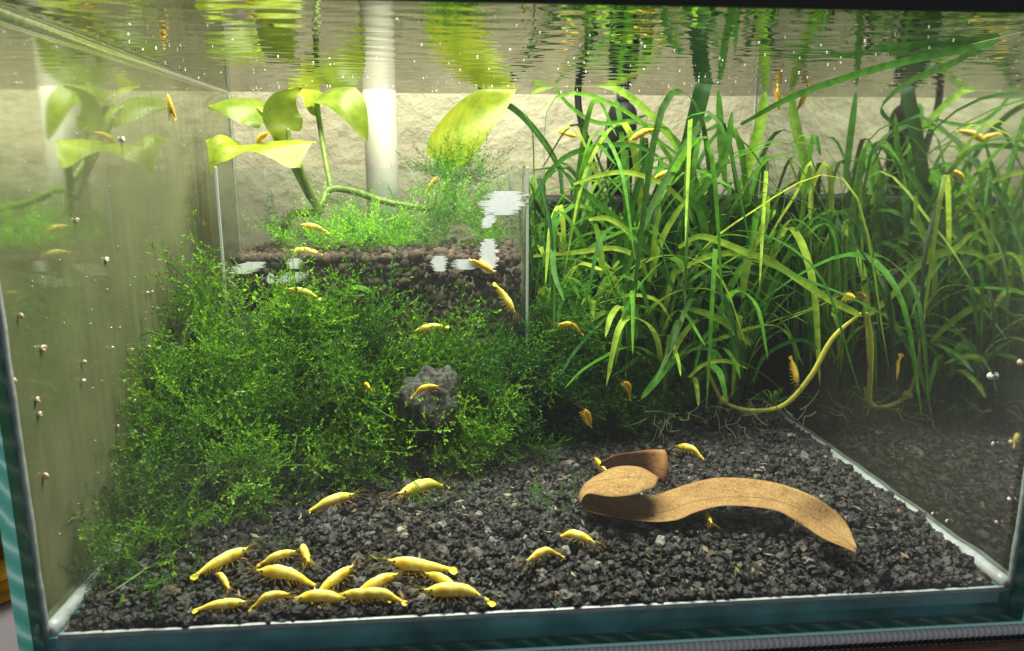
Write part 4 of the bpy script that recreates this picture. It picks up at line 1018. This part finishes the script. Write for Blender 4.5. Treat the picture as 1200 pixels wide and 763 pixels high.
def shrimp(head, tail, kind, label, group=None, amber=False, up=(0, 0, 1), lift=None, minlen=0.012, maxlen=0.0245):
    h = Vector(head); t = Vector(tail); d = h-t; Ln = min(max(d.length, minlen), maxlen)*random.uniform(0.94, 1.08); c = (h+t)/2
    K = KINDS[kind]; x = d.normalized(); u = Vector(up); y = u.cross(x).normalized(); z = x.cross(y)
    root = empty('shrimp', c); root.matrix_world = Matrix.Translation(c) @ Matrix((x, y, z)).transposed().to_4x4() @ Matrix.Scale(Ln, 4)
    tag(root, label, 'shrimp', group)
    src = K['amber'] if amber else K
    body = link('body', src['body'], None, root); link('tail_fan', src['tail_fan'], None, root)
    for m_ in K['leg']: link('leg', m_, None, root)
    link('swimmerets', K['swimmerets'], None, root); link('feelers', K['feelers'], None, root)
    for m_ in K['eye']: link('eye', m_, None, body)
    return root
gC = 'yellow shrimps feeding together on the gravel'
ground = [  # head px, tail px, kind, label
    ((415, 577), (358, 594), 0, 'yellow shrimp on gravel at the edge of the bright moss'),
    ((467, 577), (524, 557), 0, 'yellow shrimp on gravel below the bare rock'),
    ((289, 642), (226, 670), 2, 'yellow shrimp in the cluster with a smaller one poking out beneath it'),
    ((268, 687), (253, 664), 2, 'small yellow shrimp half hidden under another one at the cluster edge'),
    ((341, 646), (306, 655), 2, 'slim yellow shrimp with its head against a shrimp facing outward'),
    ((354, 648), (352, 630), 1, 'yellow shrimp facing outward beside a moss sprig in the cluster'),
    ((299, 664), (376, 677), 0, 'yellow shrimp of the cluster lying parallel to the moss sprig, tail to the right neighbour'), ((337, 693), (284, 717), 0, 'plump yellow shrimp of the cluster with its tail on a paler shrimp'), ((285, 710), (222, 722), 2, 'paler yellow shrimp half buried in gravel by the front glass'),
    ((413, 662), (362, 700), 1, 'yellow shrimp of the cluster slanting steeply, tail down on the gravel'), ((333, 725), (416, 714), 0, 'yellow shrimp of the cluster closest to the front seam, long and low'), ((467, 670), (408, 694), 2, 'yellow shrimp with its head under another one\'s belly in the cluster'),
    ((396, 697), (458, 706), 0, 'upper yellow shrimp of two stacked close together in the cluster'), ((415, 704), (472, 723), 0, 'lower yellow shrimp of two stacked close together, tail towards the front seam'), ((456, 656), (531, 666), 0, 'long yellow shrimp stretched across the top of the cluster'),
    ((497, 668), (548, 692), 2, 'yellow shrimp slanting down from another\'s tail to a humped one'), ((499, 704), (577, 701), 1, 'humped yellow shrimp at the cluster\'s end toward the brown leaf'),
    ((619, 653), (656, 637), 1, 'short humped yellow shrimp alone on open gravel beside another'),
    ((697, 632), (650, 618), 1, 'yellow shrimp on open gravel just in front of the curled brown leaf'),
    ((792, 520), (829, 529), 2, 'dull yellow shrimp on gravel behind the brown leaf'),
    ((697, 536), (710, 551), 1, 'yellow shrimp peeking out behind the rolled end of the brown leaf'),
    ((834, 612), (824, 594), 1, 'amber shrimp hiding under the arched brown leaf')]
def on_gravel(px, py, up):
    z = 0.009
    for _ in range(12):
        q = atZ(px, py, z); z = 0.5*z+0.5*(gz(min(max(q.x, XL+.005), XR-.005), max(q.y, Y0+0.004))+up)
    q = atZ(px, py, z); q.y = max(q.y, Y0+0.0045); return q
for i, (a, b, k, lab) in enumerate(ground):
    h = on_gravel(*a, 0.0046 if i not in (3, 8) else 0.0034); t_ = on_gravel(*b, 0.0038 if i not in (3, 8) else 0.0026)
    if i == 5: h = on_gravel(352, 640, .0036)+Vector((0.004, -0.008, 0)); t_ = h+Vector((-0.006, 0.015, -.001))
    k = k if i in (5, 17, 18) else (0, 4, 2, 3, 4, 0, 3, 1, 2, 4, 3, 0)[i % 12]
    shrimp(h, t_, k, lab, gC if 2 <= i <= 16 else None, amber=(i in (20, 21)))
climb = [  # head (px,py,Y), tail, kind, label, amber
    ((338, 337, .297), (376, 345, .299), 0, 'yellow shrimp on top of the bright moss before the soil', False),
    ((484, 387, .298), (525, 377, .299), 0, 'yellow shrimp on moss under the middle of the soil box', False),
    ((604, 366, .300), (582, 330, .302), 2, 'yellow shrimp climbing steeply at the right corner of the clear box', False),
    ((433, 452, .272), (424, 449, .283), 1, 'amber shrimp tucked in the moss beside the bare rock', True),
    ((514, 450, .266), (478, 458, .267), 1, 'amber shrimp crouching on the bare rock', True),
    ((656, 378, .300), (684, 382, .302), 1, 'amber shrimp on dark moss below the small rosettes', True),
    ((733, 446, .290), (742, 460, .296), 1, 'amber shrimp on dark moss at the foot of the tall leaves', True),
    ((686, 480, .276), (695, 498, .282), 2, 'amber shrimp low in the shade of the dark moss', True),
    ((352, 262, .338), (386, 268, .340), 0, 'yellow shrimp on olive moss inside the clear box', False),
    ((340, 292, .330), (384, 296, .332), 0, 'yellow shrimp on the soil surface inside the clear box', False),
    ((512, 208, .372), (497, 226, .374), 2, 'amber shrimp climbing the tall tuft in the clear box', True),
    ((738, 163, .350), (768, 146, .353), 0, 'amber shrimp on a strap leaf in front of the black heater', True),
    ((786, 200, .345), (764, 208, .347), 0, 'amber shrimp clinging beside the broad dark leaf', True),
    ((677, 160, .380), (652, 152, .381), 2, 'amber shrimp near the black cable', True),
    ((1000, 346, .297), (986, 345, .306), 1, 'amber shrimp swimming before the right glass above the yellow stalk', True),
    ((935, 450, .300), (930, 420, .302), 2, 'amber shrimp perched upright on the yellow runner stalk', True),
    ((912, 108, .375), (914, 124, .377), 2, 'amber shrimp just under the floating dark leaf', True),
    ((310, 156, .345), (297, 168, .349), 1, 'amber shrimp sitting on the big saddle-shaped vine leaf', True),
    ((190, 102, .330), (208, 140, .333), 2, 'amber shrimp under the water surface by the filmed left glass', True),
    ((575, 316, .3145), (556, 304, .3145), 2, 'amber shrimp resting on the clear box by a painted white reflection', True)]
for a, b, k, lab, am in climb:
    shrimp(atY(*a), atY(*b), k, lab, None, am, up=(0.05, -0.25, 1))

# ------------------------------------------------------------------ snails and specks on the glass
msn = plain('tan snail shell', (0.62, 0.47, 0.34), 0.35, 0.5, 0.1, 900, 0.3)
msw = plain('white snail shell', (0.80, 0.76, 0.70), 0.35, 0.5)
V = []; n = 64; k = 8
cent = []; rad = []
for i in range(n):
    f = i/(n-1); a = f*2*math.pi*2.6; R = 0.5*(1-f)**1.1; cent.append((R*math.cos(a), R*math.sin(a), 0.75*f)); rad.append(0.42*(1-f)**0.9+0.02)
Vs, Qs = tube_arrays(np.array(cent), np.array(rad), k)
def snail_mesh(m_):
    me = bpy.data.meshes.new('snail'); me.from_pydata([tuple(v) for v in Vs], [], [tuple(dict.fromkeys(q)) for q in Qs])
    for p in me.polygons: p.use_smooth = True
    me.materials.append(m_); return me
sA, sB = snail_mesh(msn), snail_mesh(msw)
def snail(p, r, white, label, group, toward):
    o = link('snail', sB if white else sA); o.location = p; o.scale = (r,)*3
    o.rotation_euler = Euler_ = (rng.uniform(0, 6.28), toward*math.pi/2, rng.uniform(-.5, .5)); tag(o, label, 'snail', group)
for px, py, r, wv_ in [(126, 304, .0011, 1), (173, 343, .0008, 0), (178, 342, .0008, 0), (203, 350, .0007, 1), (155, 410, .0008, 0), (175, 406, .0008, 1), (52, 408, .0013, 0), (99, 424, .0009, 0), (98, 446, .0008, 1), (15, 446, .0012, 0), (45, 468, .0011, 0), (48, 485, .0010, 0), (139, 499, .0008, 0), (169, 504, .0008, 1), (158, 469, .0006, 1), (53, 558, .0013, 0), (91, 258, .0009, 0), (157, 602, .0007, 0), (145, 163, .0012, 1), (25, 370, .0010, 0), (132, 407, .0006, 1)]:
    snail(atX(px, py, XL+0.0008), r, wv_, 'tiny tan snail shell stuck on the filmed left glass', 'snails on the left glass', 1)
for px, py, r, wv_ in [(1161, 441, .0014, 1), (1196, 425, .0012, 0), (1163, 520, .0009, 0), (1185, 518, .0009, 0), (1110, 611, .0009, 0), (1168, 612, .0008, 0), (1183, 585, .0008, 1), (1093, 602, .0007, 1)]:
    snail(atX(px, py, XR-0.0008), r, wv_, 'tiny pale snail shell stuck on the right glass', 'snails on the right glass', -1)
# bubbles and dust on the water surface
def specks(name, label, cat, n, fn, r0_, r1_, mat):
    V, Fc = ico(1); VV = []; FF = []
    for i in range(n):
        c, r_ = fn(i), rng.uniform(r0_, r1_); FF.append(Fc+len(V)*i); VV.append(V*r_*np.array([rng.uniform(.7, 1.6), rng.uniform(.7, 1.6), .7])+np.array(c))
    tag(link(name, mesh_np(name, np.vstack(VV), np.vstack(FF)), mat), label, cat, kind='stuff')
mbub, nt, out, N, L = nodes('bubble film'); 
p = N('BsdfPrincipled'); p.inputs['Base Color'].default_value = (.9, .92, .92, 1); p.inputs['Roughness'].default_value = .1; L(p.outputs[0], out.inputs[0])
specks('surface_bubbles', 'tiny white bubbles and dust scattered on the water surface', 'bubbles', 190, lambda i: (rng.uniform(XL+.004, XR-.004), Y0+.01+(Y1-Y0-.014)*rng.random()**0.8, ZW-.0003), .00012, .00034, mbub)
specks('glass_specks', 'tiny white specks on the filmed left glass', 'specks', 120, lambda i: (XL+.0003, rng.uniform(Y0+.01, Y1-.02), rng.uniform(.02, .155)), .00010, .00024, mbub)
for px, py, r_ in [(574, 111, .0026), (590, 113, .0016), (1108, 81, .0022), (1124, 82, .0020)]:
    V, Fc = ico(3); c = atZ(px, py, ZW-0.0006) if px > 1000 else atY(px, py, .405)
    if px < 1000: c.z = ZW-0.0006
    tag(link('bubble', mesh_np('bubble', V*np.array([r_, r_, r_*.55])+np.array(c), Fc), mm), 'clear air bubble under the water surface', 'bubble', 'air bubbles under the surface')

# loose scraps: bits of leaf and moss lying among the granules
VV = []; FF = []; CC = []
for i in range(420):
    x = rng.uniform(XL+0.008, XR-0.008); y = Y0+0.004+rng.random()*0.10
    if y > interp(YG, x)+0.004: continue
    z = gz(x, y)+0.0010+rng.random()*0.0006; a = rng.uniform(0, 6.28); l_ = rng.uniform(0.0006, 0.0022); w_ = l_*rng.uniform(0.12, 0.4)
    d = np.array([math.cos(a), math.sin(a), rng.normal(0, 0.3)]); s2 = np.array([-math.sin(a), math.cos(a), rng.normal(0, 0.4)]); c = np.array([x, y, z]); k0 = len(VV)
    VV += [c-d*l_, c+s2*w_, c+d*l_, c-s2*w_]; FF.append((k0, k0+1, k0+2, k0+3))
    col = [(0.10, 0.16, 0.03), (0.22, 0.15, 0.07), (0.06, 0.045, 0.03), (0.30, 0.26, 0.16)][rng.integers(0, 4)]; CC += [col]*4
tag(link('plant_scraps', mesh_np('plant_scraps', VV, FF, np.array(CC)), attr_mat('plant scraps', 0.7, 0.2)), 'tiny plant scraps scattered among the dark gravel', 'debris', kind='stuff')
